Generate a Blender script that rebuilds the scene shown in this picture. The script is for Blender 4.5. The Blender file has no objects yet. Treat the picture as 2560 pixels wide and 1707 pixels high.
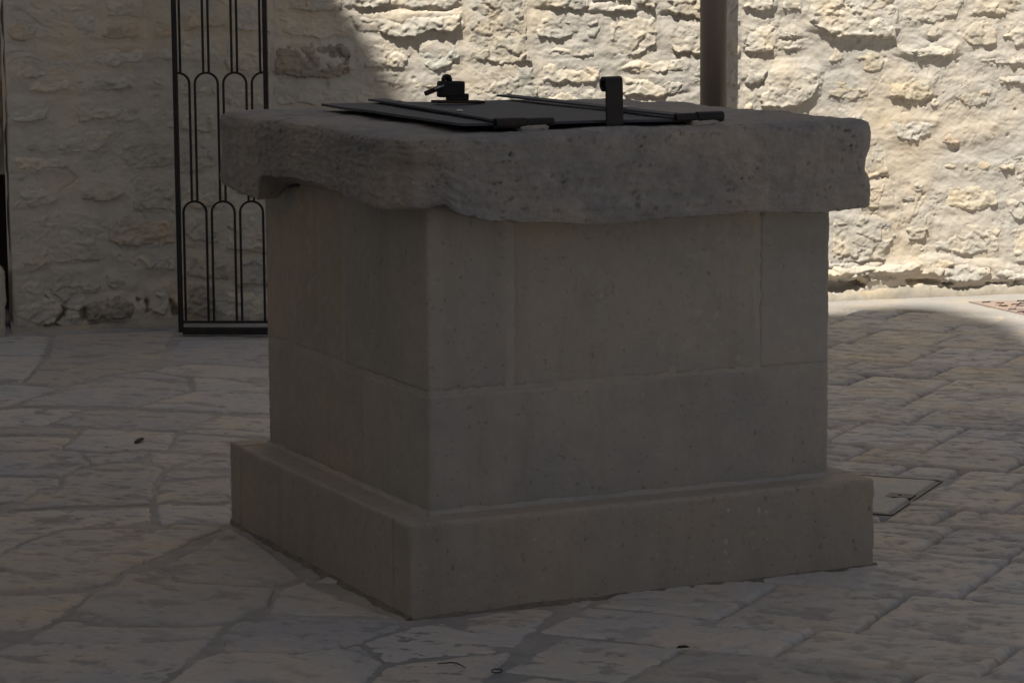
import bpy, bmesh, math, random
import numpy as np
from mathutils import Matrix, Vector

S = bpy.context.scene
C = S.collection
random.seed(7)
RNG = np.random.default_rng(7)

# ------------------------------------------------------------------ camera, sky, sun, exposure
PITCH, ROLL = 0.137, 0.007
cam_d = bpy.data.cameras.new('camera')
cam = bpy.data.objects.new('camera', cam_d)
C.objects.link(cam)
S.camera = cam
cam_d.sensor_width = 36.0
cam_d.lens = 6928.0 / 2560.0 * 36.0
cam_d.clip_start = 0.05
cam_d.clip_end = 600
_fw = Vector((0, math.cos(PITCH), -math.sin(PITCH)))
_up0 = Vector((0, math.sin(PITCH), math.cos(PITCH)))
_r0 = Vector((1, 0, 0))
_rt = _r0 * math.cos(ROLL) - _up0 * math.sin(ROLL)
_up = _r0 * math.sin(ROLL) + _up0 * math.cos(ROLL)
cam.matrix_world = Matrix(((_rt.x, _up.x, -_fw.x, 0.0), (_rt.y, _up.y, -_fw.y, 0.0), (_rt.z, _up.z, -_fw.z, 1.456), (0, 0, 0, 1)))

SUN = Vector((-0.15616746, -0.47498603, 0.8660254))
world = bpy.data.worlds.new('World')
S.world = world
world.use_nodes = True
wn = world.node_tree
bg = wn.nodes['Background']
sky = wn.nodes.new('ShaderNodeTexSky')
sky.sky_type = 'NISHITA'
sky.sun_disc = False
sky.sun_elevation = math.asin(SUN.z)
sky.sun_rotation = math.atan2(SUN.x, SUN.y)
sky.altitude = 400
sky.dust_density = 3.0
hs = wn.nodes.new('ShaderNodeHueSaturation')      # thin summer haze: a paler blue all over
hs.inputs['Saturation'].default_value = 0.75
wn.links.new(sky.outputs[0], hs.inputs['Color'])
wn.links.new(hs.outputs[0], bg.inputs[0])
bg.inputs[1].default_value = SKY_STRENGTH = 0.041
sun_d = bpy.data.lights.new('sun', 'SUN')
sun_d.energy = 5.0
sun_d.angle = math.radians(0.45)
sun_d.color = (1.0, 0.945, 0.85)
sun = bpy.data.objects.new('sun', sun_d)
C.objects.link(sun)
sun.rotation_euler = SUN.to_track_quat('Z', 'Y').to_euler()
sun.location = SUN * 60
S.view_settings.view_transform = 'Standard'
S.view_settings.look = 'None'
S.view_settings.gamma = 1.0
S.view_settings.use_curve_mapping = False
S.view_settings.exposure = 0.47
S.render.engine = 'CYCLES'
S.cycles.max_bounces = 8
S.cycles.diffuse_bounces = 6

# ------------------------------------------------------------------ noise on arrays
_perm = RNG.permutation(4096)
_ga = RNG.uniform(0, 2 * np.pi, 4096)
_gx, _gy = np.cos(_ga), np.sin(_ga)
_ra = RNG.random(4096)
_rb = RNG.random(4096)
_rc = RNG.random(4096)


def _h2(ix, iy, s):
    return _perm[(_perm[(ix + s * 131) & 4095] + iy) & 4095]


def perlin(x, y, s=0):
    x = np.asarray(x, float); y = np.asarray(y, float)
    ix = np.floor(x).astype(np.int64); iy = np.floor(y).astype(np.int64)
    fx = x - ix; fy = y - iy
    u = fx * fx * fx * (fx * (fx * 6 - 15) + 10); v = fy * fy * fy * (fy * (fy * 6 - 15) + 10)

    def g(dx, dy):
        h = _h2(ix + dx, iy + dy, s)
        return _gx[h] * (fx - dx) + _gy[h] * (fy - dy)
    a = g(0, 0); b = g(1, 0); c = g(0, 1); d = g(1, 1)
    return 1.5 * ((a * (1 - u) + b * u) * (1 - v) + (c * (1 - u) + d * u) * v)


def fbm(x, y, s=0, o=4, gain=0.5):
    r = 0.0; a = 1.0; f = 1.0
    for k in range(o):
        r = r + a * perlin(x * f + 17.3 * k, y * f - 9.1 * k, s + k)
        a *= gain; f *= 2.03
    return r


def ridged(x, y, s=0, o=4):
    r = 0.0; a = 0.6; f = 1.0
    for k in range(o):
        n = 1 - np.abs(perlin(x * f + 5.7 * k, y * f + 3.1 * k, s + k))
        r = r + a * n * n
        a *= 0.5; f *= 2.1
    return r


def facets(x, y, s=0, tilt=0.5, sharp=14.0):
    """Chisel-cleft facets: tilted planes around jittered points, softly joined."""
    ix = np.floor(x).astype(np.int64); iy = np.floor(y).astype(np.int64)
    num = 0.0; den = 0.0
    for dx in (-1, 0, 1):
        for dy in (-1, 0, 1):
            h = _h2(ix + dx, iy + dy, s)
            px = ix + dx + _ra[h]; py = iy + dy + _rb[h]
            ex = x - px; ey = y - py
            w = np.exp(-sharp * (ex * ex + ey * ey))
            k = (_rc[h] - 0.5) + tilt * (_gx[h] * ex + _gy[h] * ey)
            num = num + w * k; den = den + w
    return num / (den + 1e-12)


def dots(x, y, s=0, rad=0.25, dens=0.5):
    """Round pits at jittered points: 1 in the middle, 0 outside."""
    ix = np.floor(x).astype(np.int64); iy = np.floor(y).astype(np.int64)
    r = np.zeros_like(x)
    for dx in (-1, 0, 1):
        for dy in (-1, 0, 1):
            h = _h2(ix + dx, iy + dy, s)
            ex = x - (ix + dx + _ra[h]); ey = y - (iy + dy + _rb[h])
            rr = rad * (0.35 + 0.9 * _rc[h])
            q = np.clip(1 - (ex * ex + ey * ey) / (rr * rr), 0, 1)
            r = np.maximum(r, np.where(_rc[(h * 7 + 3) & 4095] < dens, q, 0))
    return r


def sstep(a, b, x):
    t = np.clip((x - a) / (b - a), 0, 1)
    return t * t * (3 - 2 * t)


def sdf(P, X, Y):
    """Signed distance to a polygon, positive inside."""
    d = np.full(X.shape, 1e9); ins = np.zeros(X.shape, bool)
    n = len(P)
    for i in range(n):
        ax, ay = P[i]; bx, by = P[(i + 1) % n]
        ex, ey = bx - ax, by - ay
        wx, wy = X - ax, Y - ay
        t = np.clip((wx * ex + wy * ey) / (ex * ex + ey * ey + 1e-12), 0, 1)
        d = np.minimum(d, (wx - ex * t) ** 2 + (wy - ey * t) ** 2)
        c = (ay > Y) != (by > Y)
        ins ^= c & (X < (bx - ax) * (Y - ay) / ((by - ay) + 1e-12) + ax)
    d = np.sqrt(d)
    return np.where(ins, d, -d)


def inset(P, k):
    P = np.array(P, float); c = P.mean(0)
    out = []
    for p in P:
        v = p - c; l = np.hypot(*v)
        out.append(tuple(p - v / l * min(k, l * 0.4)))
    return out


# ------------------------------------------------------------------ mesh helpers
def mesh_np(name, V, F, mat, parent=None, loc=(0, 0, 0), smooth=True, rot=None):
    V = np.asarray(V, np.float32); F = np.asarray(F, np.int32)
    m = bpy.data.meshes.new(name)
    m.vertices.add(len(V)); m.vertices.foreach_set('co', V.ravel())
    k = F.shape[1]
    m.loops.add(F.size); m.loops.foreach_set('vertex_index', F.ravel())
    m.polygons.add(len(F))
    m.polygons.foreach_set('loop_start', np.arange(0, F.size, k, dtype=np.int32))
    try:
        m.polygons.foreach_set('loop_total', np.full(len(F), k, np.int32))
    except Exception:
        pass
    m.polygons.foreach_set('use_smooth', np.full(len(F), smooth, bool))
    m.update(calc_edges=True)
    m.validate()
    if mat: m.materials.append(mat)
    o = bpy.data.objects.new(name, m); C.objects.link(o)
    o.location = loc
    if rot: o.rotation_euler = rot
    if parent: o.parent = parent
    return o


def grid_faces(nu, nv, keep=None):
    """Quads of an nu x nv vertex grid (index = i*nv+j); keep = bool per vertex."""
    i, j = np.meshgrid(np.arange(nu - 1), np.arange(nv - 1), indexing='ij')
    a = i * nv + j
    F = np.stack([a, a + nv, a + nv + 1, a + 1], -1).reshape(-1, 4)
    if keep is not None:
        k = keep.ravel()
        F = F[k[F].any(1)]
    return F


def compact(V, F):
    used = np.unique(F)
    mp = np.zeros(len(V), np.int64); mp[used] = np.arange(len(used))
    return V[used], mp[F]


def bm_obj(name, bm, mat, parent=None, loc=(0, 0, 0), rot=None, smooth=False, bevel=0.0):
    m = bpy.data.meshes.new(name)
    bmesh.ops.recalc_face_normals(bm, faces=bm.faces)
    bm.to_mesh(m); bm.free()
    if smooth:
        for p in m.polygons: p.use_smooth = True
    if mat: m.materials.append(mat)
    o = bpy.data.objects.new(name, m); C.objects.link(o)
    o.location = loc
    if rot: o.rotation_euler = rot
    if parent: o.parent = parent
    return o


def add_box(bm, a, b, mtx=None, bev=0.0):
    x0, y0, z0 = a; x1, y1, z1 = b
    t = bmesh.new()
    v = [t.verts.new(p) for p in ((x0, y0, z0), (x1, y0, z0), (x1, y1, z0), (x0, y1, z0), (x0, y0, z1), (x1, y0, z1), (x1, y1, z1), (x0, y1, z1))]
    for f in ((3, 2, 1, 0), (4, 5, 6, 7), (0, 1, 5, 4), (1, 2, 6, 5), (2, 3, 7, 6), (3, 0, 4, 7)):
        t.faces.new([v[i] for i in f])
    if bev > 0:
        bmesh.ops.bevel(t, geom=t.edges[:], offset=bev, segments=2, affect='EDGES', profile=0.5)
    if mtx is not None: bmesh.ops.transform(t, matrix=mtx, verts=t.verts)
    mp = {}
    for q in t.verts: mp[q] = bm.verts.new(q.co)
    for f in t.faces: bm.faces.new([mp[q] for q in f.verts])
    t.free()


def add_tube(bm, pts, rad, seg=10, cap=True, sx=1.0):
    pts = [Vector(p) for p in pts]
    rings = []
    n0 = None
    for i, p in enumerate(pts):
        d = (pts[min(i + 1, len(pts) - 1)] - pts[max(i - 1, 0)]).normalized()
        if n0 is None:
            n0 = d.orthogonal().normalized()
        n0 = (n0 - d * n0.dot(d)).normalized()
        b0 = d.cross(n0)
        r = rad[i] if isinstance(rad, (list, tuple)) else rad
        rings.append([bm.verts.new(p + n0 * (r * math.cos(2 * math.pi * k / seg)) + b0 * (r * sx * math.sin(2 * math.pi * k / seg))) for k in range(seg)])
    for a, b in zip(rings, rings[1:]):
        for k in range(seg):
            bm.faces.new((a[k], a[(k + 1) % seg], b[(k + 1) % seg], b[k]))
    if cap:
        bm.faces.new(rings[0][::-1]); bm.faces.new(rings[-1])


def sweep_flat(bm, pts, w, t, nrm):
    """A flat bar (w across, t thick) along pts lying in the plane with normal nrm."""
    pts = [Vector(p) for p in pts]; nrm = Vector(nrm).normalized()
    rings = []
    for i, p in enumerate(pts):
        d = (pts[min(i + 1, len(pts) - 1)] - pts[max(i - 1, 0)]).normalized()
        s = nrm.cross(d).normalized()
        rings.append([bm.verts.new(p + s * a * w / 2 + nrm * b * t / 2) for a, b in ((-1, -1), (1, -1), (1, 1), (-1, 1))])
    for a, b in zip(rings, rings[1:]):
        for k in range(4):
            bm.faces.new((a[k], a[(k + 1) % 4], b[(k + 1) % 4], b[k]))
    bm.faces.new(rings[0][::-1]); bm.faces.new(rings[-1])


def block_np(size, r, res, disp=None, deform=None):
    """Rounded block from (0,0,0) to size; returns V, F. disp(P, N) -> offset along N."""
    sx, sy, sz = size
    n = [max(2, int(round(s / res))) for s in size]
    Vs = []; Fs = []; off = 0
    for ax in range(3):
        b, c = [k for k in range(3) if k != ax]
        for side in (0, 1):
            ib, ic = np.meshgrid(np.arange(n[b] + 1), np.arange(n[c] + 1), indexing='ij')
            I = np.zeros(ib.shape + (3,), np.int64)
            I[..., b] = ib; I[..., c] = ic; I[..., ax] = n[ax] * side
            F = grid_faces(n[b] + 1, n[c] + 1) + off
            flip = (side == 1) != (ax == 1)
            if not flip: F = F[:, ::-1]
            Vs.append(I.reshape(-1, 3)); Fs.append(F); off += ib.size
    I = np.concatenate(Vs); F = np.concatenate(Fs)
    key = (I[:, 0] * 100003 + I[:, 1]) * 100003 + I[:, 2]
    _, first, inv = np.unique(key, return_index=True, return_inverse=True)
    I = I[first]; F = inv.ravel()[F]
    P = I / np.array(n) * np.array(size, float)
    core = np.clip(P, r, np.array(size) - r)
    d = P - core
    L = np.linalg.norm(d, axis=1, keepdims=True)
    N = d / np.maximum(L, 1e-9)
    P = core + N * r
    if disp is not None: P = P + N * disp(P, N)[:, None]
    if deform is not None: P = deform(P, N)
    return P, F


def tri_noise(P, N, f, s=0, o=4):
    """Three-plane noise on a block surface."""
    a = np.abs(N) ** 3; a = a / a.sum(1, keepdims=True)
    return (a[:, 0] * fbm(P[:, 1] * f, P[:, 2] * f, s, o) + a[:, 1] * fbm(P[:, 0] * f, P[:, 2] * f, s + 40, o)
            + a[:, 2] * fbm(P[:, 0] * f, P[:, 1] * f, s + 80, o))


def tri_dots(P, N, f, s=0, rad=0.25, dens=0.5):
    a = np.abs(N)
    m = a.argmax(1)
    return np.where(m == 0, dots(P[:, 1] * f, P[:, 2] * f, s, rad, dens),
                    np.where(m == 1, dots(P[:, 0] * f, P[:, 2] * f, s + 9, rad, dens), dots(P[:, 0] * f, P[:, 1] * f, s + 18, rad, dens)))


def thing(name, label, cat, loc=(0, 0, 0), rotz=0.0, group=None):
    o = bpy.data.objects.new(name, None); C.objects.link(o)
    o.location = loc; o.rotation_euler = (0, 0, rotz); o.empty_display_size = 0.1
    o['label'] = label; o['category'] = cat
    if group: o['group'] = group
    return o


def tag(o, label, cat, group=None):
    o['label'] = label; o['category'] = cat
    if group: o['group'] = group
    return o


# ------------------------------------------------------------------ materials
def stone_mat(name, base, var=0.25, warm=(1.12, 1.0, 0.82), cool=(0.92, 0.98, 1.05), scale=3.0, spots=0.0, spot_col=(0.06, 0.055, 0.045),
              rough=0.92, bump=0.35, grain=180.0, use_obj=True, streak=0.0, pale=0.0, speck=0.0, scar=False, coord='Object'):
    m = bpy.data.materials.new(name); m.use_nodes = True
    nt = m.node_tree; N = nt.nodes; L = nt.links
    bs = N['Principled BSDF']
    tc = N.new('ShaderNodeTexCoord'); co = tc.outputs[coord]
    if use_obj:
        oi = N.new('ShaderNodeObjectInfo')
        addv = N.new('ShaderNodeVectorMath'); addv.operation = 'MULTIPLY_ADD'
        addv.inputs[1].default_value = (1, 1, 1)
        L.new(co, addv.inputs[0])
        rv = N.new('ShaderNodeVectorMath'); rv.operation = 'SCALE'
        rv.inputs[0].default_value = (37, 53, 71); L.new(oi.outputs['Random'], rv.inputs['Scale'])
        L.new(rv.outputs[0], addv.inputs[2]); co = addv.outputs[0]

    def noise(sc, det=5, rgh=0.6, vec=None, dist=0.0):
        n = N.new('ShaderNodeTexNoise'); n.inputs['Scale'].default_value = sc
        n.inputs['Detail'].default_value = det; n.inputs['Roughness'].default_value = rgh
        n.inputs['Distortion'].default_value = dist
        L.new(vec or co, n.inputs['Vector']); return n.outputs['Fac']

    def ramp(fac, stops):
        r = N.new('ShaderNodeValToRGB'); e = r.color_ramp.elements
        while len(e) < len(stops): e.new(0.5)
        for q, (p, c) in zip(e, stops): q.position = p; q.color = (*c, 1) if len(c) == 3 else c
        L.new(fac, r.inputs[0]); return r.outputs[0]

    def mix(a, b, f, mode='MIX'):
        x = N.new('ShaderNodeMix'); x.data_type = 'RGBA'; x.blend_type = mode
        for sock, val in ((x.inputs[0], f), (x.inputs[6], a), (x.inputs[7], b)):
            if hasattr(val, 'links'): L.new(val, sock)
            elif isinstance(val, (int, float)): sock.default_value = val
            else: sock.default_value = (*val, 1)
        return x.outputs[2]
    b = np.array(base)
    c0 = ramp(noise(scale, 6, 0.62), [(0.25, tuple(b * (1 - var) * np.array(cool))), (0.5, tuple(b)), (0.75, tuple(np.minimum(b * (1 + var * 0.7) * np.array(warm), 0.9)))])
    c1 = mix(c0, ramp(noise(scale * 7, 5, 0.7), [(0.3, (1 - var, 1 - var, 1 - var)), (0.7, (1 + var * .6,) * 3)]), 0.7, 'MULTIPLY')
    if use_obj:
        c1 = mix(c1, oi.outputs['Color'], 1.0, 'MULTIPLY')
    if pale > 0:
        c1 = mix(c1, tuple(np.minimum(b * 1.5 + 0.04, 0.85)), ramp(noise(scale * 3.1, 6, 0.7, dist=0.6), [(0.60, (0, 0, 0)), (0.72, (pale,) * 3)]))
    if streak > 0:
        mp = N.new('ShaderNodeMapping'); mp.inputs['Scale'].default_value = (9, 9, 0.8)
        L.new(co, mp.inputs[0])
        c1 = mix(c1, (0.62, 0.56, 0.50), ramp(noise(1.6, 5, 0.6, mp.outputs[0]), [(0.52, (0, 0, 0)), (0.72, (streak,) * 3)]), 'MULTIPLY')
    if speck > 0:
        c1 = mix(c1, ramp(noise(75, 3, 0.6), [(0.28, (1 + speck * .5,) * 3), (0.36, (1, 1, 1)), (0.63, (1, 1, 1)), (0.70, (1 - speck,) * 3)]), 1.0, 'MULTIPLY')
    if scar:
        at = N.new('ShaderNodeAttribute'); at.attribute_name = 'scar'
        c1 = mix(c1, mix(c1, (0.74, 0.735, 0.75), 1.0, 'MULTIPLY'), at.outputs['Fac'])
    if spots > 0:
        f1 = ramp(noise(scale * 11, 6, 0.75), [(0.60, (0, 0, 0)), (0.70, (1, 1, 1))])
        f2 = ramp(noise(scale * 1.3, 3, 0.5), [(0.45, (0, 0, 0)), (0.65, (spots,) * 3)])
        c1 = mix(c1, spot_col, mix(f1, f2, 1.0, 'MULTIPLY'))
    L.new(c1, bs.inputs['Base Color'])
    bs.inputs['Roughness'].default_value = rough
    bs.inputs['Specular IOR Level'].default_value = 0.3
    if bump > 0:
        bp = N.new('ShaderNodeBump'); bp.inputs['Strength'].default_value = bump
        bp.inputs['Distance'].default_value = 0.004
        L.new(noise(grain, 4, 0.7), bp.inputs['Height'])
        L.new(bp.outputs[0], bs.inputs['Normal'])
    return m


def metal_mat(name, base, rough=0.5, metallic=0.6, rust=0.2, rust_col=(0.10, 0.045, 0.022), grain=60, bump=0.25):
    m = bpy.data.materials.new(name); m.use_nodes = True
    nt = m.node_tree; N = nt.nodes; L = nt.links; bs = N['Principled BSDF']
    tc = N.new('ShaderNodeTexCoord')
    n = N.new('ShaderNodeTexNoise'); n.inputs['Scale'].default_value = 14; n.inputs['Detail'].default_value = 7; n.inputs['Roughness'].default_value = 0.7
    L.new(tc.outputs['Object'], n.inputs['Vector'])
    r = N.new('ShaderNodeValToRGB'); r.color_ramp.elements[0].position = 0.5; r.color_ramp.elements[0].color = (*base, 1)
    r.color_ramp.elements[1].position = 0.8
    r.color_ramp.elements[1].color = tuple(base[i] * (1 - rust) + rust_col[i] * rust for i in range(3)) + (1,)
    L.new(n.outputs['Fac'], r.inputs[0]); L.new(r.outputs[0], bs.inputs['Base Color'])
    bs.inputs['Metallic'].default_value = metallic
    n2 = N.new('ShaderNodeTexNoise'); n2.inputs['Scale'].default_value = grain; n2.inputs['Detail'].default_value = 5
    L.new(tc.outputs['Object'], n2.inputs['Vector'])
    mr = N.new('ShaderNodeMapRange'); mr.inputs[3].default_value = rough - 0.12; mr.inputs[4].default_value = rough + 0.18
    L.new(n2.outputs['Fac'], mr.inputs[0]); L.new(mr.outputs[0], bs.inputs['Roughness'])
    bp = N.new('ShaderNodeBump'); bp.inputs['Strength'].default_value = bump; bp.inputs['Distance'].default_value = 0.002
    L.new(n2.outputs['Fac'], bp.inputs['Height']); L.new(bp.outputs[0], bs.inputs['Normal'])
    return m


M_WALL = stone_mat('rubble limestone', (0.50, 0.462, 0.395), var=0.17, scale=5, spots=0.2, spot_col=(0.16, 0.14, 0.11), bump=0.5, grain=120, pale=0.25)
M_DARKSTONE = stone_mat('lichened limestone', (0.45, 0.41, 0.36), var=0.3, scale=7, spots=0.6, spot_col=(0.07, 0.06, 0.05), bump=0.6, grain=90)
M_MORTAR = stone_mat('lime mortar', (0.49, 0.452, 0.392), var=0.10, scale=2.2, bump=0.45, grain=140, use_obj=False, pale=0.12)
M_STRIP = stone_mat('pale cement strip', (0.33, 0.312, 0.29), var=0.12, scale=3, bump=0.5, grain=160, use_obj=False)
M_FOOT = stone_mat('stained base mortar', (0.34, 0.305, 0.25), var=0.22, scale=5, spots=0.5, spot_col=(0.14, 0.12, 0.10), bump=0.6, grain=120, use_obj=False)
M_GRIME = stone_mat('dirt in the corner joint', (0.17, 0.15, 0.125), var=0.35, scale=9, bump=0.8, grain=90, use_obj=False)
M_BED = stone_mat('joint cement', (0.335, 0.315, 0.288), var=0.30, warm=(1.05, 1.0, 0.95), scale=1.5, bump=0.5, grain=160, use_obj=False)
M_PAVE = stone_mat('worn paving limestone', (0.435, 0.413, 0.385), var=0.11, scale=4, spots=0.35, spot_col=(0.19, 0.18, 0.175), rough=0.72, bump=0.35, grain=130, pale=0.15, speck=0.25, scar=True)
M_ASHLAR = stone_mat('sawn tuff ashlar', (0.338, 0.313, 0.285), var=0.11, cool=(0.95, 0.98, 1.0), warm=(1.08, 1.0, 0.90), scale=2.6, spots=0.4, spot_col=(0.15, 0.13, 0.11), bump=0.35, grain=150, streak=0.25, speck=0.32)
M_WMORTAR = stone_mat('pale pointing mortar', (0.35, 0.324, 0.293), var=0.12, scale=6, bump=0.4, grain=160, use_obj=False)
M_CAP = stone_mat('weathered grey capstone', (0.265, 0.25, 0.238), var=0.26, warm=(1.12, 1.02, 0.9), scale=4.5, spots=0.6, spot_col=(0.10, 0.095, 0.09), bump=0.8, grain=110, use_obj=False, pale=0.30, speck=0.3)
M_LID = metal_mat('blackened sheet iron', (0.082, 0.087, 0.104), rough=0.8, metallic=0.0, rust=0.1, bump=0.5)
M_LID.node_tree.nodes['Principled BSDF'].inputs['Specular IOR Level'].default_value = 0.15
M_IRON = metal_mat('black wrought iron', (0.020, 0.018, 0.018), rough=0.6, metallic=0.4, rust=0.35)
M_PAINT = stone_mat('old white paint', (0.42, 0.41, 0.39), var=0.15, use_obj=False)
M_STEEL = metal_mat('worn bright steel', (0.35, 0.35, 0.36), rough=0.35, metallic=1.0, rust=0.1)
M_RUST = metal_mat('rusted iron', (0.05, 0.03, 0.022), rough=0.8, metallic=0.2, rust=0.8, rust_col=(0.12, 0.05, 0.025))
M_PIPE = metal_mat('brown painted pipe', (0.050, 0.040, 0.036), rough=0.45, metallic=0.2, rust=0.3, rust_col=(0.075, 0.05, 0.04), bump=0.15)
M_FRAME = metal_mat('dark steel edging', (0.10, 0.095, 0.09), rough=0.55, metallic=0.7, rust=0.4)
M_PINK = stone_mat('reddish cast cover', (0.30, 0.235, 0.205), var=0.15, scale=6, rough=0.8, use_obj=False)
M_HOUSE = stone_mat('far plaster', (0.58, 0.53, 0.46), var=0.12, scale=0.6, use_obj=False, bump=0.3, grain=20)  # for the unseen shade blocks, kept pale to bounce light
M_GLASS = metal_mat('dark window glass', (0.02, 0.022, 0.025), rough=0.15, metallic=0.0, rust=0.0, bump=0.0)
M_WOOD = metal_mat('dark weathered wood', (0.035, 0.028, 0.025), rough=0.8, metallic=0.0, rust=0.4, rust_col=(0.06, 0.04, 0.03))
M_LEAF = metal_mat('dry brown leaf', (0.022, 0.017, 0.013), rough=0.8, metallic=0.0, rust=0.4, rust_col=(0.05, 0.032, 0.02))
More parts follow.
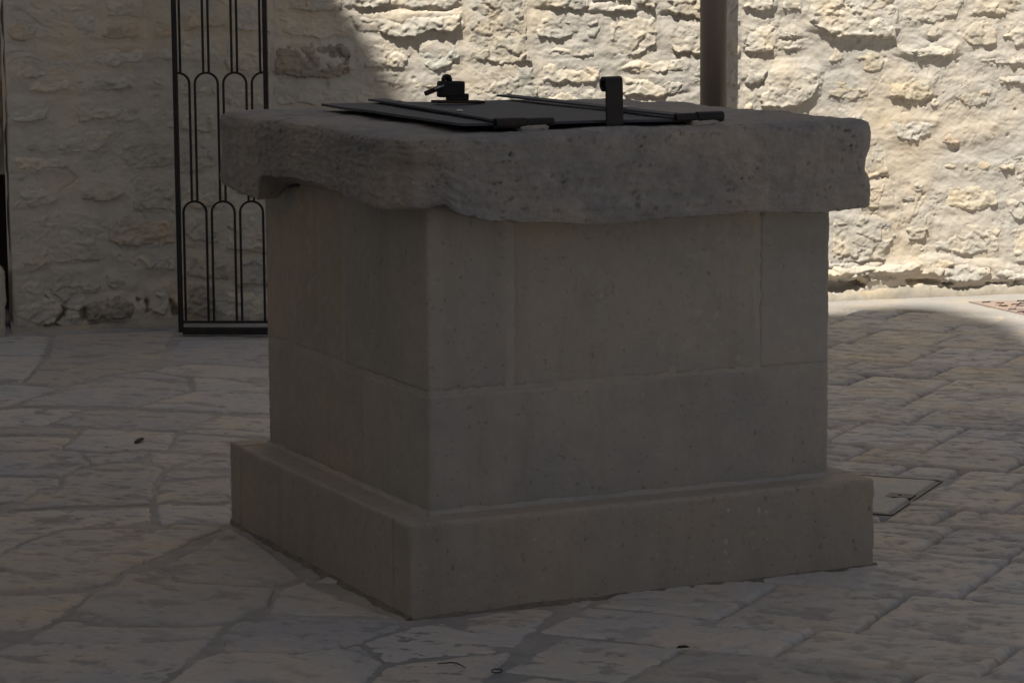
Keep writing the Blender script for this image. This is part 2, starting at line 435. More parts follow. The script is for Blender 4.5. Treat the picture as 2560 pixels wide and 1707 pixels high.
# traced stones: (relief in cm, tone, outline on the wall face)
STONES=[
(1.2,'n',[(1.125,1.365),(1.395,1.363),(1.406,1.257),(1.311,1.249),(1.132,1.266)]),
(1.2,'n',[(1.122,1.238),(1.422,1.238),(1.45,1.202),(1.437,1.151),(1.309,1.146),(1.131,1.165)]),
(2.25,'d',[(1.12,1.13),(1.407,1.132),(1.43,1.09),(1.425,0.993),(1.274,0.986),(1.118,0.999)]),
(0.8,'n',[(1.117,0.976),(1.241,0.981),(1.306,0.944),(1.289,0.88),(1.115,0.883)]),
(0.8,'n',[(1.314,0.944),(1.438,0.958),(1.569,0.91),(1.635,0.873),(1.297,0.87)]),
(2.4,'n',[(1.431,1.362),(1.625,1.361),(1.616,1.277),(1.525,1.259),(1.475,1.263),(1.423,1.276)]),
(2.2,'n',[(1.642,1.36),(1.883,1.358),(1.887,1.286),(1.823,1.256),(1.707,1.263),(1.649,1.261)]),
(3.0,'n',[(1.442,1.234),(1.541,1.239),(1.74,1.24),(1.89,1.239),(1.897,1.193),(1.839,1.162),(1.772,1.175),(1.689,1.138),(1.564,1.149),(1.524,1.191),(1.448,1.199)]),
(1.4,'n',[(1.46,1.131),(1.556,1.14),(1.672,1.128),(1.685,1.096),(1.657,1.019),(1.488,1.015),(1.462,1.057)]),
(1.6,'n',[(1.48,0.999),(1.65,1.006),(1.636,0.954),(1.57,0.962),(1.504,0.966)]),
(1.6,'b',[(1.698,1.086),(1.772,1.12),(1.872,1.125),(1.889,1.067),(1.838,1.022),(1.764,0.997),(1.714,1.053)]),
(1.0,'o',[(1.677,0.981),(1.754,0.994),(1.851,1.002),(1.854,0.97),(1.787,0.938),(1.686,0.937)]),
(1.0,'g',[(1.925,1.358),(2.161,1.356),(2.16,1.242),(2.168,1.111),(2.193,1.029),(2.057,1.028),(1.919,1.05),(1.917,1.196)]),
(1.0,'g',[(1.922,1.021),(2.074,1.021),(2.207,1.022),(2.209,0.881),(2.208,0.75),(1.919,0.756),(1.92,0.88)]),
(2.6,'n',[(2.195,1.339),(2.408,1.337),(2.42,1.259),(2.365,1.243),(2.314,1.25),(2.239,1.274)]),
(2.4,'n',[(2.468,1.271),(2.554,1.277),(2.641,1.263),(2.634,1.237),(2.52,1.235),(2.44,1.249)]),
(2.2,'n',[(2.424,1.353),(2.61,1.352),(2.613,1.286),(2.451,1.284)]),
(2.4,'n',[(2.627,1.335),(2.717,1.318),(2.714,1.252),(2.675,1.252),(2.627,1.279)]),
(1.8,'n',[(2.194,1.219),(2.262,1.234),(2.399,1.233),(2.392,1.187),(2.365,1.151),(2.313,1.126),(2.219,1.14),(2.194,1.176)]),
(1.4,'n',[(2.413,1.216),(2.485,1.222),(2.492,1.176),(2.457,1.12),(2.413,1.134)]),
(1.6,'n',[(2.513,1.208),(2.589,1.221),(2.728,1.222),(2.735,1.153),(2.721,1.097),(2.623,1.049),(2.533,1.06),(2.505,1.09)]),
(1.0,'n',[(2.248,1.084),(2.279,1.103),(2.45,1.101),(2.464,1.058),(2.364,1.053),(2.244,1.055)]),
(1.2,'n',[(2.231,1.035),(2.347,1.043),(2.467,1.045),(2.481,1.008),(2.467,0.949),(2.312,0.942),(2.23,0.947)]),
(1.0,'n',[(2.23,0.93),(2.467,0.936),(2.484,0.876),(2.466,0.744),(2.229,0.749)]),
(2.0,'n',[(2.745,1.285),(2.832,1.333),(2.923,1.316),(2.923,1.193),(2.832,1.218),(2.762,1.235)]),
(1.8,'n',[(2.762,1.166),(2.923,1.177),(2.924,1.057),(2.815,1.066),(2.769,1.099)]),
(1.4,'n',[(2.536,1.017),(2.588,1.036),(2.728,1.04),(2.832,1.042),(2.871,1.018),(2.854,0.989),(2.693,0.981),(2.554,0.99)]),
(1.8,'n',[(2.571,0.97),(2.658,0.972),(2.861,0.965),(2.864,0.915),(2.798,0.893),(2.728,0.881),(2.588,0.897)]),
(1.2,'n',[(2.885,1.021),(2.964,1.027),(2.965,0.942),(2.885,0.935)]),
(1.6,'n',[(2.941,1.316),(3.092,1.324),(3.089,1.185),(2.952,1.173)]),
(1.6,'n',[(2.945,1.153),(3.093,1.161),(3.093,1.048),(2.956,1.044)]),
(1.4,'n',[(2.984,1.026),(3.093,1.028),(3.094,0.924),(2.984,0.923)]),
(1.2,'n',[(2.885,0.915),(3.094,0.904),(3.091,0.73),(2.882,0.734)]),
(1.0,'n',[(2.588,0.864),(2.728,0.865),(2.861,0.885),(2.865,0.735),(2.588,0.741)]),
(2.6,'n',[(3.11,1.331),(3.255,1.329),(3.238,1.246),(3.194,1.225),(3.114,1.251)]),
(1.6,'n',[(3.27,1.313),(3.362,1.312),(3.359,1.238),(3.274,1.232)]),
(3.4,'n',[(3.398,1.278),(3.47,1.327),(3.795,1.324),(3.791,1.139),(3.787,1.112),(3.634,1.117),(3.493,1.123),(3.389,1.178),(3.388,1.228)]),
(2.2,'n',[(3.114,1.171),(3.256,1.179),(3.253,1.139),(3.239,1.066),(3.168,1.057),(3.115,1.064)]),
(2.0,'n',[(3.274,1.149),(3.337,1.162),(3.36,1.124),(3.337,1.108),(3.283,1.125)]),
(1.8,'n',[(3.278,1.095),(3.364,1.101),(3.364,1.074),(3.293,1.068)]),
(1.2,'o',[(3.48,1.025),(3.508,1.082),(3.552,1.058),(3.559,1.024),(3.48,1.005)]),
(0.8,'y',[(3.602,1.06),(3.708,1.066),(3.748,1.021),(3.738,0.991),(3.691,0.954),(3.654,0.978),(3.599,1.023)]),
(2.0,'n',[(3.111,1.031),(3.186,1.016),(3.229,0.989),(3.197,0.933),(3.112,0.924)]),
(2.8,'w',[(3.218,0.972),(3.275,0.998),(3.383,0.996),(3.448,0.975),(3.448,0.928),(3.42,0.864),(3.33,0.832),(3.187,0.832),(3.18,0.862)]),
(1.2,'n',[(3.112,0.911),(3.165,0.906),(3.158,0.843),(3.113,0.729)]),
(0.8,'o',[(3.488,0.958),(3.6,0.962),(3.655,0.921),(3.673,0.87),(3.601,0.847),(3.492,0.873),(3.477,0.916)]),
(0.9,'n',[(3.532,0.813),(3.565,0.824),(3.638,0.785),(3.675,0.758),(3.547,0.76)]),
(1.6,'w',[(3.929,1.154),(3.981,1.18),(4.029,1.166),(3.992,1.122),(3.963,1.106),(3.93,1.12)]),
(1.4,'o',[(4.092,1.152),(4.165,1.192),(4.258,1.177),(4.26,1.081),(4.148,1.073),(4.092,1.109)]),
(3.2,'w',[(3.828,1.057),(3.908,1.083),(4.071,1.081),(4.053,1.03),(4.02,1.023),(3.891,1.029)]),
(1.0,'n',[(3.807,1.265),(3.96,1.306),(4.126,1.304),(4.072,1.203),(3.962,1.174),(3.819,1.176)]),
(1.2,'o',[(4.149,1.27),(4.349,1.319),(4.388,1.233),(4.276,1.207),(4.142,1.209)]),
(2.2,'y',[(3.767,0.939),(3.873,0.958),(3.966,0.936),(3.982,0.864),(3.912,0.841),(3.853,0.846),(3.768,0.868)]),
(1.2,'g',[(4.073,0.934),(4.169,0.932),(4.234,0.876),(4.216,0.821),(4.134,0.813),(4.074,0.862)]),
(1.4,'n',[(4.251,0.941),(4.356,0.949),(4.45,0.938),(4.451,0.901),(4.282,0.908)]),
(1.2,'n',[(4.295,1.194),(4.463,1.215),(4.466,1.082),(4.354,1.063),(4.293,1.115)]),
(1.4,'n',[(4.168,1.028),(4.298,1.04),(4.467,1.01),(4.468,0.989),(4.318,0.988),(4.168,1.001)]),
(1.4,'n',[(3.773,0.766),(3.876,0.767),(3.987,0.761),(3.951,0.702),(3.896,0.674),(3.822,0.671),(3.77,0.723)]),
(1.2,'r',[(4.01,0.701),(4.099,0.728),(4.248,0.735),(4.323,0.702),(4.23,0.67),(4.1,0.652),(3.998,0.658)]),
(1.0,'o',[(3.971,0.566),(4.101,0.58),(4.25,0.576),(4.354,0.559),(4.345,0.539),(4.195,0.529),(4.064,0.539)]),
(0.7,'y',[(4.019,0.468),(4.14,0.485),(4.262,0.461),(4.273,0.392),(4.179,0.363),(4.048,0.377),(4.014,0.434)]),
(1.4,'g',[(3.859,0.366),(3.952,0.38),(3.96,0.306),(3.939,0.246),(3.865,0.248)]),
(1.4,'y',[(3.639,0.7),(3.73,0.698),(3.753,0.595),(3.765,0.527),(3.641,0.513)]),
(1.4,'y',[(3.641,0.496),(3.766,0.509),(3.778,0.403),(3.642,0.386)]),
(0.9,'n',[(4.31,0.408),(4.46,0.438),(4.462,0.325),(4.349,0.32)]),
(1.0,'n',[(3.994,0.313),(4.161,0.322),(4.293,0.294),(4.276,0.182),(4.108,0.178),(3.988,0.203)]),
(1.4,'g',[(3.508,0.363),(3.716,0.373),(3.808,0.347),(3.813,0.267),(3.754,0.217),(3.761,0.165),(3.626,0.16),(3.509,0.164)]),
(4.2,'w',[(3.444,0.152),(3.755,0.152),(3.922,0.149),(3.915,0.129),(3.867,0.11),(3.682,0.109),(3.627,0.089),(3.554,0.09),(3.444,0.097)]),
(2.6,'n',[(3.925,0.168),(4.052,0.173),(4.071,0.141),(4.001,0.091),(3.926,0.101)]),
(3.0,'n',[(4.019,0.132),(4.108,0.143),(4.24,0.128),(4.246,0.089),(4.185,0.058),(4.072,0.057),(4.014,0.087)]),
(3.4,'n',[(4.259,0.124),(4.41,0.097),(4.524,0.086),(4.525,0.053),(4.373,0.057),(4.263,0.068)]),
(1.0,'n',[(4.241,0.04),(4.525,0.044),(4.527,-0.011),(4.242,-0.005)]),
(1.6,'o',[(3.649,0.1),(3.793,0.098),(3.8,0.077),(3.668,0.072)]),
(1.2,'n',[(4.331,0.285),(4.52,0.297),(4.524,0.121),(4.353,0.141)]),
(0.9,'o',[(0.081,1.309),(0.198,1.311),(0.178,1.163),(0.131,1.15),(0.076,1.157)]),
(0.9,'n',[(0.217,1.303),(0.41,1.293),(0.406,1.168),(0.24,1.158)]),
(1.2,'r',[(0.425,1.215),(0.508,1.223),(0.59,1.218),(0.594,1.166),(0.506,1.146),(0.417,1.16)]),
(1.0,'n',[(0.433,1.356),(0.622,1.354),(0.588,1.235),(0.493,1.236),(0.431,1.262)]),
(1.0,'n',[(0.078,1.114),(0.224,1.121),(0.357,1.083),(0.33,1.016),(0.189,1.012),(0.074,0.983)]),
(1.2,'n',[(0.388,1.118),(0.522,1.129),(0.593,1.115),(0.583,1.059),(0.472,1.045),(0.386,1.059)]),
(1.0,'r',[(0.635,1.241),(0.718,1.24),(0.716,1.164),(0.641,1.157)]),
(1.0,'n',[(0.625,1.131),(0.718,1.129),(0.717,1.069),(0.623,1.071)]),
(1.2,'n',[(0.127,0.997),(0.295,1.007),(0.306,0.958),(0.156,0.95)]),
(1.1,'n',[(0.317,1.013),(0.535,1.014),(0.562,0.955),(0.344,0.949)]),
(1.0,'n',[(0.614,1.004),(0.715,1.009),(0.714,0.966),(0.613,0.968)]),
(1.0,'n',[(0.073,0.92),(0.234,0.925),(0.215,0.842),(0.07,0.832)]),
(1.1,'n',[(0.296,0.916),(0.579,0.886),(0.585,0.829),(0.341,0.834)]),
(1.1,'n',[(0.152,0.793),(0.293,0.809),(0.481,0.793),(0.4,0.714),(0.227,0.711),(0.119,0.734)]),
(1.0,'n',[(0.069,0.7),(0.243,0.706),(0.301,0.65),(0.116,0.639),(0.068,0.648)]),
(0.8,'n',[(0.496,0.753),(0.706,0.764),(0.707,0.656),(0.541,0.631),(0.479,0.693)]),
(0.8,'n',[(0.62,0.936),(0.717,0.942),(0.714,0.799),(0.616,0.793)]),
(1.0,'n',[(0.073,0.574),(0.192,0.587),(0.235,0.533),(0.218,0.505),(0.071,0.502)]),
(1.2,'o',[(0.336,0.559),(0.428,0.587),(0.512,0.57),(0.519,0.536),(0.442,0.515),(0.343,0.525)]),
(0.9,'n',[(0.073,0.471),(0.299,0.473),(0.393,0.438),(0.396,0.284),(0.199,0.267),(0.103,0.231),(0.069,0.245)]),
(1.0,'r',[(0.441,0.452),(0.552,0.457),(0.709,0.444),(0.706,0.338),(0.485,0.329),(0.438,0.36)]),
(0.9,'n',[(0.468,0.295),(0.644,0.31),(0.708,0.27),(0.707,0.233),(0.499,0.241)]),
(1.3,'n',[(0.214,0.252),(0.404,0.254),(0.411,0.168),(0.345,0.142),(0.314,0.153),(0.257,0.113),(0.214,0.152),(0.199,0.192)]),
(1.6,'n',[(0.062,0.218),(0.181,0.221),(0.192,0.144),(0.254,0.104),(0.22,0.034),(0.066,0.024)]),
(2.0,'n',[(0.27,0.114),(0.328,0.12),(0.332,0.094),(0.304,0.082),(0.269,0.097)]),
(1.8,'n',[(0.272,0.077),(0.319,0.08),(0.309,0.044),(0.286,0.035)]),
(2.25,'d',[(0.346,0.106),(0.376,0.125),(0.48,0.142),(0.54,0.096),(0.522,0.038),(0.353,0.042)]),
(1.8,'n',[(0.604,0.15),(0.662,0.164),(0.678,0.094),(0.654,0.049),(0.601,0.064)]),
(1.4,'n',[(0.561,0.111),(0.578,0.102),(0.574,0.068),(0.554,0.074)]),
(0.9,'n',[(0.422,0.229),(0.527,0.209),(0.532,0.167),(0.425,0.164)]),
(0.9,'n',[(0.54,0.612),(0.71,0.624),(0.706,0.467),(0.537,0.475)]),
(1.1,'o',[(0.767,1.299),(0.924,1.3),(0.928,1.193),(0.771,1.188)]),
(1.1,'n',[(0.943,1.294),(1.104,1.295),(1.108,1.174),(0.943,1.18)]),
(1.2,'n',[(0.738,1.167),(0.889,1.171),(0.896,1.066),(0.739,1.072)]),
(1.3,'n',[(0.914,1.158),(1.108,1.149),(1.105,1.005),(0.918,1.018)]),
(1.0,'n',[(0.739,1.047),(0.886,1.041),(0.883,0.93),(0.739,0.926)]),
(1.1,'n',[(0.917,0.986),(1.098,0.974),(1.096,0.871),(0.908,0.888)]),
(1.1,'n',[(0.739,0.904),(0.876,0.904),(0.877,0.78),(0.736,0.789)]),
(1.0,'n',[(0.738,0.764),(0.873,0.754),(0.877,0.629),(0.738,0.623)]),
(1.2,'r',[(0.901,0.856),(1.076,0.849),(1.073,0.717),(0.905,0.715)]),
(1.0,'n',[(0.738,0.597),(0.909,0.602),(0.916,0.473),(0.738,0.479)]),
(1.2,'n',[(0.927,0.689),(1.122,0.69),(1.119,0.548),(0.94,0.547)]),
(1.3,'g',[(0.741,0.453),(0.873,0.452),(0.88,0.336),(0.738,0.331)]),
(1.2,'n',[(0.899,0.445),(1.101,0.455),(1.104,0.289),(0.906,0.302)]),
(1.1,'o',[(0.741,0.305),(0.925,0.279),(0.916,0.182),(0.741,0.198)]),
(1.4,'n',[(0.947,0.275),(1.114,0.273),(1.111,0.149),(0.951,0.161)]),
(1.8,'d',[(0.741,0.175),(0.867,0.164),(0.874,0.021),(0.737,0.02)]),
(1.8,'n',[(0.899,0.147),(1.111,0.132),(1.109,0.008),(0.899,0.013)]),
]
CAVITIES=[
(6,[(3.445,0.087),(3.627,0.084),(3.686,0.102),(3.668,0.061),(3.609,0.033),(3.445,0.035)]),
(4,[(3.845,0.081),(3.941,0.083),(4.091,0.056),(4.054,0.044),(3.867,0.061)]),
(3.5,[(4.226,0.05),(4.392,0.052),(4.415,0.06),(4.345,0.044),(4.241,0.04)]),
(3.5,[(0.179,0.148),(0.21,0.115),(0.257,0.094),(0.269,0.09),(0.263,0.061),(0.226,0.034),(0.188,0.029),(0.196,0.064)]),
(3,[(0.315,0.088),(0.344,0.098),(0.344,0.042),(0.323,0.03)]),
(3,[(0.384,0.116),(0.398,0.104),(0.392,0.053)]),
(4,[(0.547,0.121),(0.561,0.114),(0.555,0.089)]),
(4,[(0.579,0.117),(0.598,0.11),(0.597,0.068),(0.584,0.062)]),
(4,[(0.675,0.123),(0.706,0.08),(0.728,0.024),(0.702,0.021),(0.68,0.058)]),
(4,[(0.172,0.027),(0.226,0.034),(0.257,0.007),(0.178,0.01)]),
(2.5,[(3.723,0.533),(3.76,0.532),(3.742,0.513)]),
]
SLABS=[
[(-2.108,10.802),(-1.818,10.857),(-1.75,10.304),(-2.018,10.328)],
[(-1.81,10.857),(-1.339,10.951),(-1.306,10.177),(-1.737,10.272)],
[(-2.01,10.285),(-1.751,10.262),(-1.712,9.607),(-1.873,9.568)],
[(-1.741,10.251),(-1.31,10.146),(-1.323,9.914),(-1.437,9.812),(-1.566,9.517),(-1.712,9.607)],
[(-1.29,10.667),(-0.919,10.694),(-0.855,9.921),(-1.175,10.058),(-1.296,10.156)],
[(-1.169,10.017),(-0.851,9.882),(-0.821,9.519),(-1.017,9.668),(-1.143,9.721),(-1.312,9.874)],
[(-1.866,9.531),(-1.709,9.56),(-1.562,9.463),(-1.637,9.263),(-1.698,9.071),(-1.757,8.959)],
[(-1.551,9.48),(-1.426,9.763),(-1.312,9.855),(-1.147,9.693),(-1.098,9.388),(-1.149,9.284),(-1.252,9.043),(-1.39,9.066),(-1.64,9.102),(-1.627,9.237),(-1.545,9.372)],
[(-1.128,9.673),(-1.021,9.64),(-0.819,9.492),(-0.767,8.868),(-0.93,8.915),(-1.053,8.977),(-1.243,9.034),(-1.142,9.249),(-1.089,9.361)],
[(-1.749,8.918),(-1.691,9.029),(-1.637,9.06),(-1.405,9.008),(-1.448,8.841),(-1.472,8.741),(-1.495,8.688),(-1.708,8.705)],
[(-1.399,9.0),(-1.248,8.993),(-1.047,8.928),(-0.956,8.876),(-1.006,8.721),(-1.041,8.579),(-1.098,8.581),(-1.201,8.615),(-1.364,8.66),(-1.464,8.733),(-1.443,8.825)],
[(-0.948,8.868),(-0.922,8.866),(-0.762,8.812),(-0.731,8.441),(-0.805,8.466),(-1.036,8.563),(-1.002,8.713)],
[(-1.702,8.674),(-1.491,8.665),(-1.357,8.614),(-1.352,8.51),(-1.542,8.525),(-1.674,8.523)],
[(-1.353,8.614),(-1.195,8.57),(-1.093,8.536),(-1.051,8.534),(-1.045,8.221),(-1.172,8.24),(-1.21,8.2),(-1.303,8.238),(-1.365,8.268),(-1.353,8.481)],
[(-1.045,8.534),(-0.801,8.422),(-0.727,8.397),(-0.703,8.106),(-0.847,8.158),(-1.04,8.221)],
[(-1.667,8.486),(-1.535,8.488),(-1.355,8.466),(-1.369,8.275),(-1.396,8.255),(-1.624,8.265)],
[(-1.616,8.223),(-1.39,8.214),(-1.363,8.233),(-1.297,8.197),(-1.281,8.115),(-1.233,7.994),(-1.265,7.944),(-1.294,7.813),(-1.42,7.824),(-1.545,7.847)],
[(-1.291,8.196),(-1.204,8.159),(-1.166,8.198),(-1.099,8.209),(-1.081,8.054),(-1.205,8.019),(-1.227,7.988),(-1.276,8.108)],
[(-1.093,8.202),(-1.04,8.18),(-0.918,8.134),(-0.936,8.075),(-1.008,7.934),(-1.074,8.034)],
[(-0.911,8.12),(-0.834,8.111),(-0.815,7.92),(-1.001,7.921),(-0.931,8.061)],
[(-1.539,7.816),(-1.413,7.786),(-1.291,7.775),(-1.269,7.636),(-1.325,7.62),(-1.346,7.458),(-1.46,7.401)],
[(-1.288,7.788),(-1.26,7.925),(-1.224,7.968),(-1.201,7.993),(-1.075,8.021),(-1.011,7.921),(-1.011,7.716),(-0.984,7.395),(-1.126,7.355),(-1.252,7.36),(-1.369,7.32),(-1.34,7.447),(-1.319,7.602),(-1.264,7.618)],
[(-1.001,7.902),(-0.812,7.888),(-0.805,7.813),(-0.887,7.772),(-0.954,7.75),(-1.007,7.728)],
[(-1.005,7.698),(-0.95,7.714),(-0.883,7.736),(-0.801,7.775),(-0.768,7.443),(-0.797,7.405),(-0.879,7.413),(-0.935,7.438),(-0.978,7.395)],
[(-1.436,7.279),(-1.374,7.288),(-1.246,7.327),(-1.121,7.322),(-0.979,7.361),(-0.947,7.166),(-1.022,7.101),(-1.077,7.087),(-1.167,7.07),(-1.241,6.942),(-1.281,6.779),(-1.324,6.688)],
[(-0.969,7.372),(-0.931,7.404),(-0.876,7.38),(-0.793,7.371),(-0.764,7.398),(-0.735,7.112),(-0.776,7.113),(-0.886,7.143),(-0.917,7.097),(-0.941,7.166)],
[(-1.319,6.665),(-1.275,6.746),(-1.234,6.912),(-1.163,7.044),(-1.072,7.056),(-1.018,7.07),(-0.914,7.066),(-0.883,7.111),(-0.773,7.082),(-0.756,7.056),(-0.809,6.932),(-0.852,6.765),(-0.947,6.545),(-0.949,6.445),(-0.997,6.383),(-1.164,6.351),(-1.258,6.345)],
[(-1.254,6.32),(-1.158,6.318),(-0.992,6.35),(-0.985,6.329),(-1.006,6.184),(-1.022,6.099),(-1.055,5.994),(-1.125,5.923),(-1.172,5.891)],
[(-0.866,6.591),(-0.774,6.877),(-0.749,7.045),(-0.732,7.075),(-0.649,6.892),(-0.498,6.47),(-0.558,6.39),(-0.794,6.453)],
[(-0.981,6.329),(-0.942,6.424),(-0.941,6.527),(-0.868,6.573),(-0.794,6.436),(-0.558,6.365),(-0.558,6.17),(-0.629,6.038),(-0.698,6.017),(-0.873,6.026),(-1.012,6.095),(-1.0,6.176)],
[(-0.554,6.17),(-0.548,6.357),(-0.493,6.448),(-0.454,6.354),(-0.264,6.069),(-0.418,6.088),(-0.553,6.112)],
[(-1.142,5.733),(-1.103,5.801),(-1.061,5.906),(-1.013,6.068),(-0.87,6.0),(-0.695,5.991),(-0.631,6.011),(-0.65,5.912),(-0.683,5.68),(-0.719,5.486),(-1.068,5.349)],
[(-0.625,6.019),(-0.554,6.096),(-0.417,6.073),(-0.255,6.049),(-0.243,5.985),(-0.333,5.842),(-0.448,5.765),(-0.62,5.777),(-0.643,5.901)],
[(-0.678,5.673),(-0.618,5.76),(-0.446,5.748),(-0.332,5.821),(-0.273,5.658),(-0.31,5.481),(-0.712,5.486)],
[(-0.329,5.842),(-0.238,5.977),(0.06,6.175),(0.095,6.116),(0.053,5.961),(0.004,5.77),(-0.269,5.658)],
[(-0.268,5.642),(0.002,5.752),(-0.044,5.554),(-0.077,5.383),(-0.305,5.466)],
]
# ------------------------------------------------------------------ the wall across the square
WANG = math.radians(14.8)
WALL_O = Vector((-2.03, 10.88, 0.0))
wall = thing('stone_wall', 'rubble limestone wall with smeared mortar, half in sun, behind the well', 'wall', WALL_O, WANG)
TONE = {'n': (1, 1, 1), 'd': (0.75, 0.72, 0.68), 'o': (0.97, 0.93, 0.87), 'y': (1.01, 0.98, 0.90), 'r': (0.93, 0.84, 0.78),
        'g': (0.88, 0.88, 0.87), 'b': (0.95, 1.01, 1.03), 'w': (1.08, 1.07, 1.05)}
U0, U1, Z0, Z1 = 0.045, 4.75, -0.06, 1.60


def fill_stones():
    """Courses of rubble wherever no traced stone stands (behind the well, past the frame)."""
    out = []
    rr = random.Random(5)
    z = 0.02
    while z < 2.3:
        h = rr.uniform(0.15, 0.23)
        u = 0.06 + rr.uniform(-0.02, 0.1)
        while u < 6.2:
            w = rr.uniform(0.2, 0.42)
            q = [(u + rr.uniform(0, .02), z + rr.uniform(0, .02)), (u + w / 2, z + rr.uniform(-.012, .012)), (u + w - rr.uniform(0, .02), z + rr.uniform(0, .02)),
                 (u + w - rr.uniform(0, .03), z + h - rr.uniform(0.01, .03)), (u + w / 2, z + h - rr.uniform(0, .02)), (u + rr.uniform(0, .03), z + h - rr.uniform(0.01, .03))]
            gx, gy = np.meshgrid(np.linspace(u, u + w, 7), np.linspace(z, z + h, 7))
            hit = 0.0
            for _, _, P in STONES:
                xs = [p[0] for p in P]; ys = [p[1] for p in P]
                if max(xs) < u - .02 or min(xs) > u + w + .02 or max(ys) < z - .02 or min(ys) > z + h + .02: continue
                hit = max(hit, float((sdf(P, gx, gy) > -0.012).mean()))
            if hit < 0.03:
                out.append((rr.uniform(0.9, 1.8), rr.choice('nnnnogy'), q))
            u += w + 0.02
        z += h + 0.015
    return out


def gallets(base):
    """Small flush fragments set in the wide mortar."""
    out = []; rr = random.Random(9)
    for _ in range(3000):
        if len(out) >= 22: break
        u = rr.uniform(0.1, 4.4); z = rr.uniform(0.12, 1.3); w = rr.uniform(0.05, 0.11); h = rr.uniform(0.03, 0.06)
        q = [(u + (0.5 + 0.5 * rr.uniform(.75, 1) * math.cos(t)) * w, z + (0.5 + 0.5 * rr.uniform(.75, 1) * math.sin(t)) * h) for t in [2 * math.pi * i / 7 for i in range(7)]]
        gx = np.array([p[0] for p in q]); gy = np.array([p[1] for p in q])
        if all((sdf(P, gx, gy) < -0.006).all() for _, _, P in base + out if abs(P[0][0] - u) < 0.8):
            out.append((rr.uniform(0.6, 1.1), rr.choice('nnnogwy'), q))
    return out


ALLST = STONES + fill_stones()
ALLST += gallets(ALLST)
RES = 0.005
gu = np.arange(U0, U1, RES); gz = np.arange(Z0, Z1, RES)
GU, GZ = np.meshgrid(gu, gz, indexing='ij')
near = np.full(GU.shape, -1.0)       # signed distance to the nearest stone
hnear = np.zeros(GU.shape)


def wall_stone(k, hcm, tone, P):
    h0 = hcm * 0.01 * (0.74 if hcm < 1.5 else 0.60 if hcm < 2.3 else 0.74)
    P = np.array(P)
    xs, ys = P[:, 0], P[:, 1]
    fine = xs.max() < 4.75 and ys.max() < 1.75
    res = RES if fine else 0.02
    pad = 0.02
    us = np.arange(xs.min() - pad, xs.max() + pad, res); zs = np.arange(ys.min() - pad, ys.max() + pad, res)
    X, Y = np.meshgrid(us, zs, indexing='ij')
    d = sdf(P, X, Y)
    dn = d + 0.010 * fbm(X * 16, Y * 16, k % 50, 3) + 0.004 * fbm(X * 60, Y * 60, 3, 2)
    cz = ys.mean(); hz = max(0.05, ys.max() - ys.min()); cx = xs.mean()
    # crisp below and to the right, blended into the mortar above
    w = np.where(Y < cz + 0.2 * (X - cx), 0.007, 0.030)
    prof = 1 - (1 - np.clip(dn / w, 0, 1)) ** 2
    body = h0 * 1.0 + 0.22 * h0 * (1 - np.exp(-np.maximum(dn, 0) / 0.05))
    tilt = -(Y - cz) / hz * h0 * 0.75 + (X - cx) * (_ra[k % 4096] - 0.4) * 0.06
    r = 0.85 + 0.15 * min(1.0, h0 / 0.018)
    wx = X + 0.014 * fbm(X * 22, Y * 22, 70, 3); wy = Y + 0.014 * fbm(X * 22 + 9, Y * 22, 71, 3)
    f = facets(wx / 0.085 + k, wy / 0.060, k % 60, 1.3, 26.0) * 0.0062 * r + facets(wx / 0.033 + k, wy / 0.024, (k + 9) % 60, 1.4, 24.0) * 0.0034 * r
    rough = 0.0020 * fbm(X * 44, Y * 52, k % 40, 3) * r + 0.0030 * ridged(wx * 26, wy * 38, k % 40, 4) * r
    strat = 0.0030 * np.abs(perlin(wx * 7 + 3, wy * 40 + 6 * perlin(X * 9, Y * 9, 4), k % 30)) * r
    crack = 1 - sstep(0.0, 0.07, np.abs(perlin(wx * 9 + k, wy * 13, (k + 5) % 40)))
    rough = rough - 0.0055 * r * crack * sstep(-0.1, 0.4, perlin(X * 6, Y * 6, k % 30))
    if tone == 'd': rough = rough * 1.8 + 0.004 * fbm(X * 26, Y * 26, 12, 4) + 0.002
    if tone == 'g': rough = rough * 1.5
    H = prof * (body + tilt + f + rough + strat) - (1 - np.clip(dn / 0.004 + 1, 0, 1)) * 0.02
    keep = dn > -0.004
    ku = np.where((us > U0 + 0.0))[0]
    keep &= (X > U0 - 0.012)
    if not keep.any(): return
    F = grid_faces(len(us), len(zs), keep)
    c = (float(cx), 0.0, float(cz))
    V = np.stack([X - c[0], -H, Y - c[2]], -1).reshape(-1, 3)
    V, F = compact(V, F)
    o = mesh_np('stone', V, F, M_DARKSTONE if tone == 'd' else M_WALL, wall, c)
    t = np.array(TONE[tone]) * (0.93 + 0.14 * _rb[(k * 13) % 4096])
    o.color = (*t, 1)
    if fine or xs.min() < U1:
        i0 = int(np.clip((xs.min() - 0.1 - U0) / RES, 0, len(gu))); i1 = int(np.clip((xs.max() + 0.1 - U0) / RES, 0, len(gu)))
        j0 = int(np.clip((ys.min() - 0.1 - Z0) / RES, 0, len(gz))); j1 = int(np.clip((ys.max() + 0.1 - Z0) / RES, 0, len(gz)))
        if i1 > i0 and j1 > j0:
            dd = sdf(P, GU[i0:i1, j0:j1], GZ[i0:i1, j0:j1])
            m = dd > near[i0:i1, j0:j1]
            near[i0:i1, j0:j1][m] = dd[m]
            lower = (GZ[i0:i1, j0:j1] < cz - 0.25 * hz) & (hcm > 1.7)
            hnear[i0:i1, j0:j1][m] = np.where(lower, h0 * 0.35, min(h0, 0.020) * 1.0)[m]


for k, (hcm, tone, P) in enumerate(ALLST):
    wall_stone(k, hcm, tone, P)

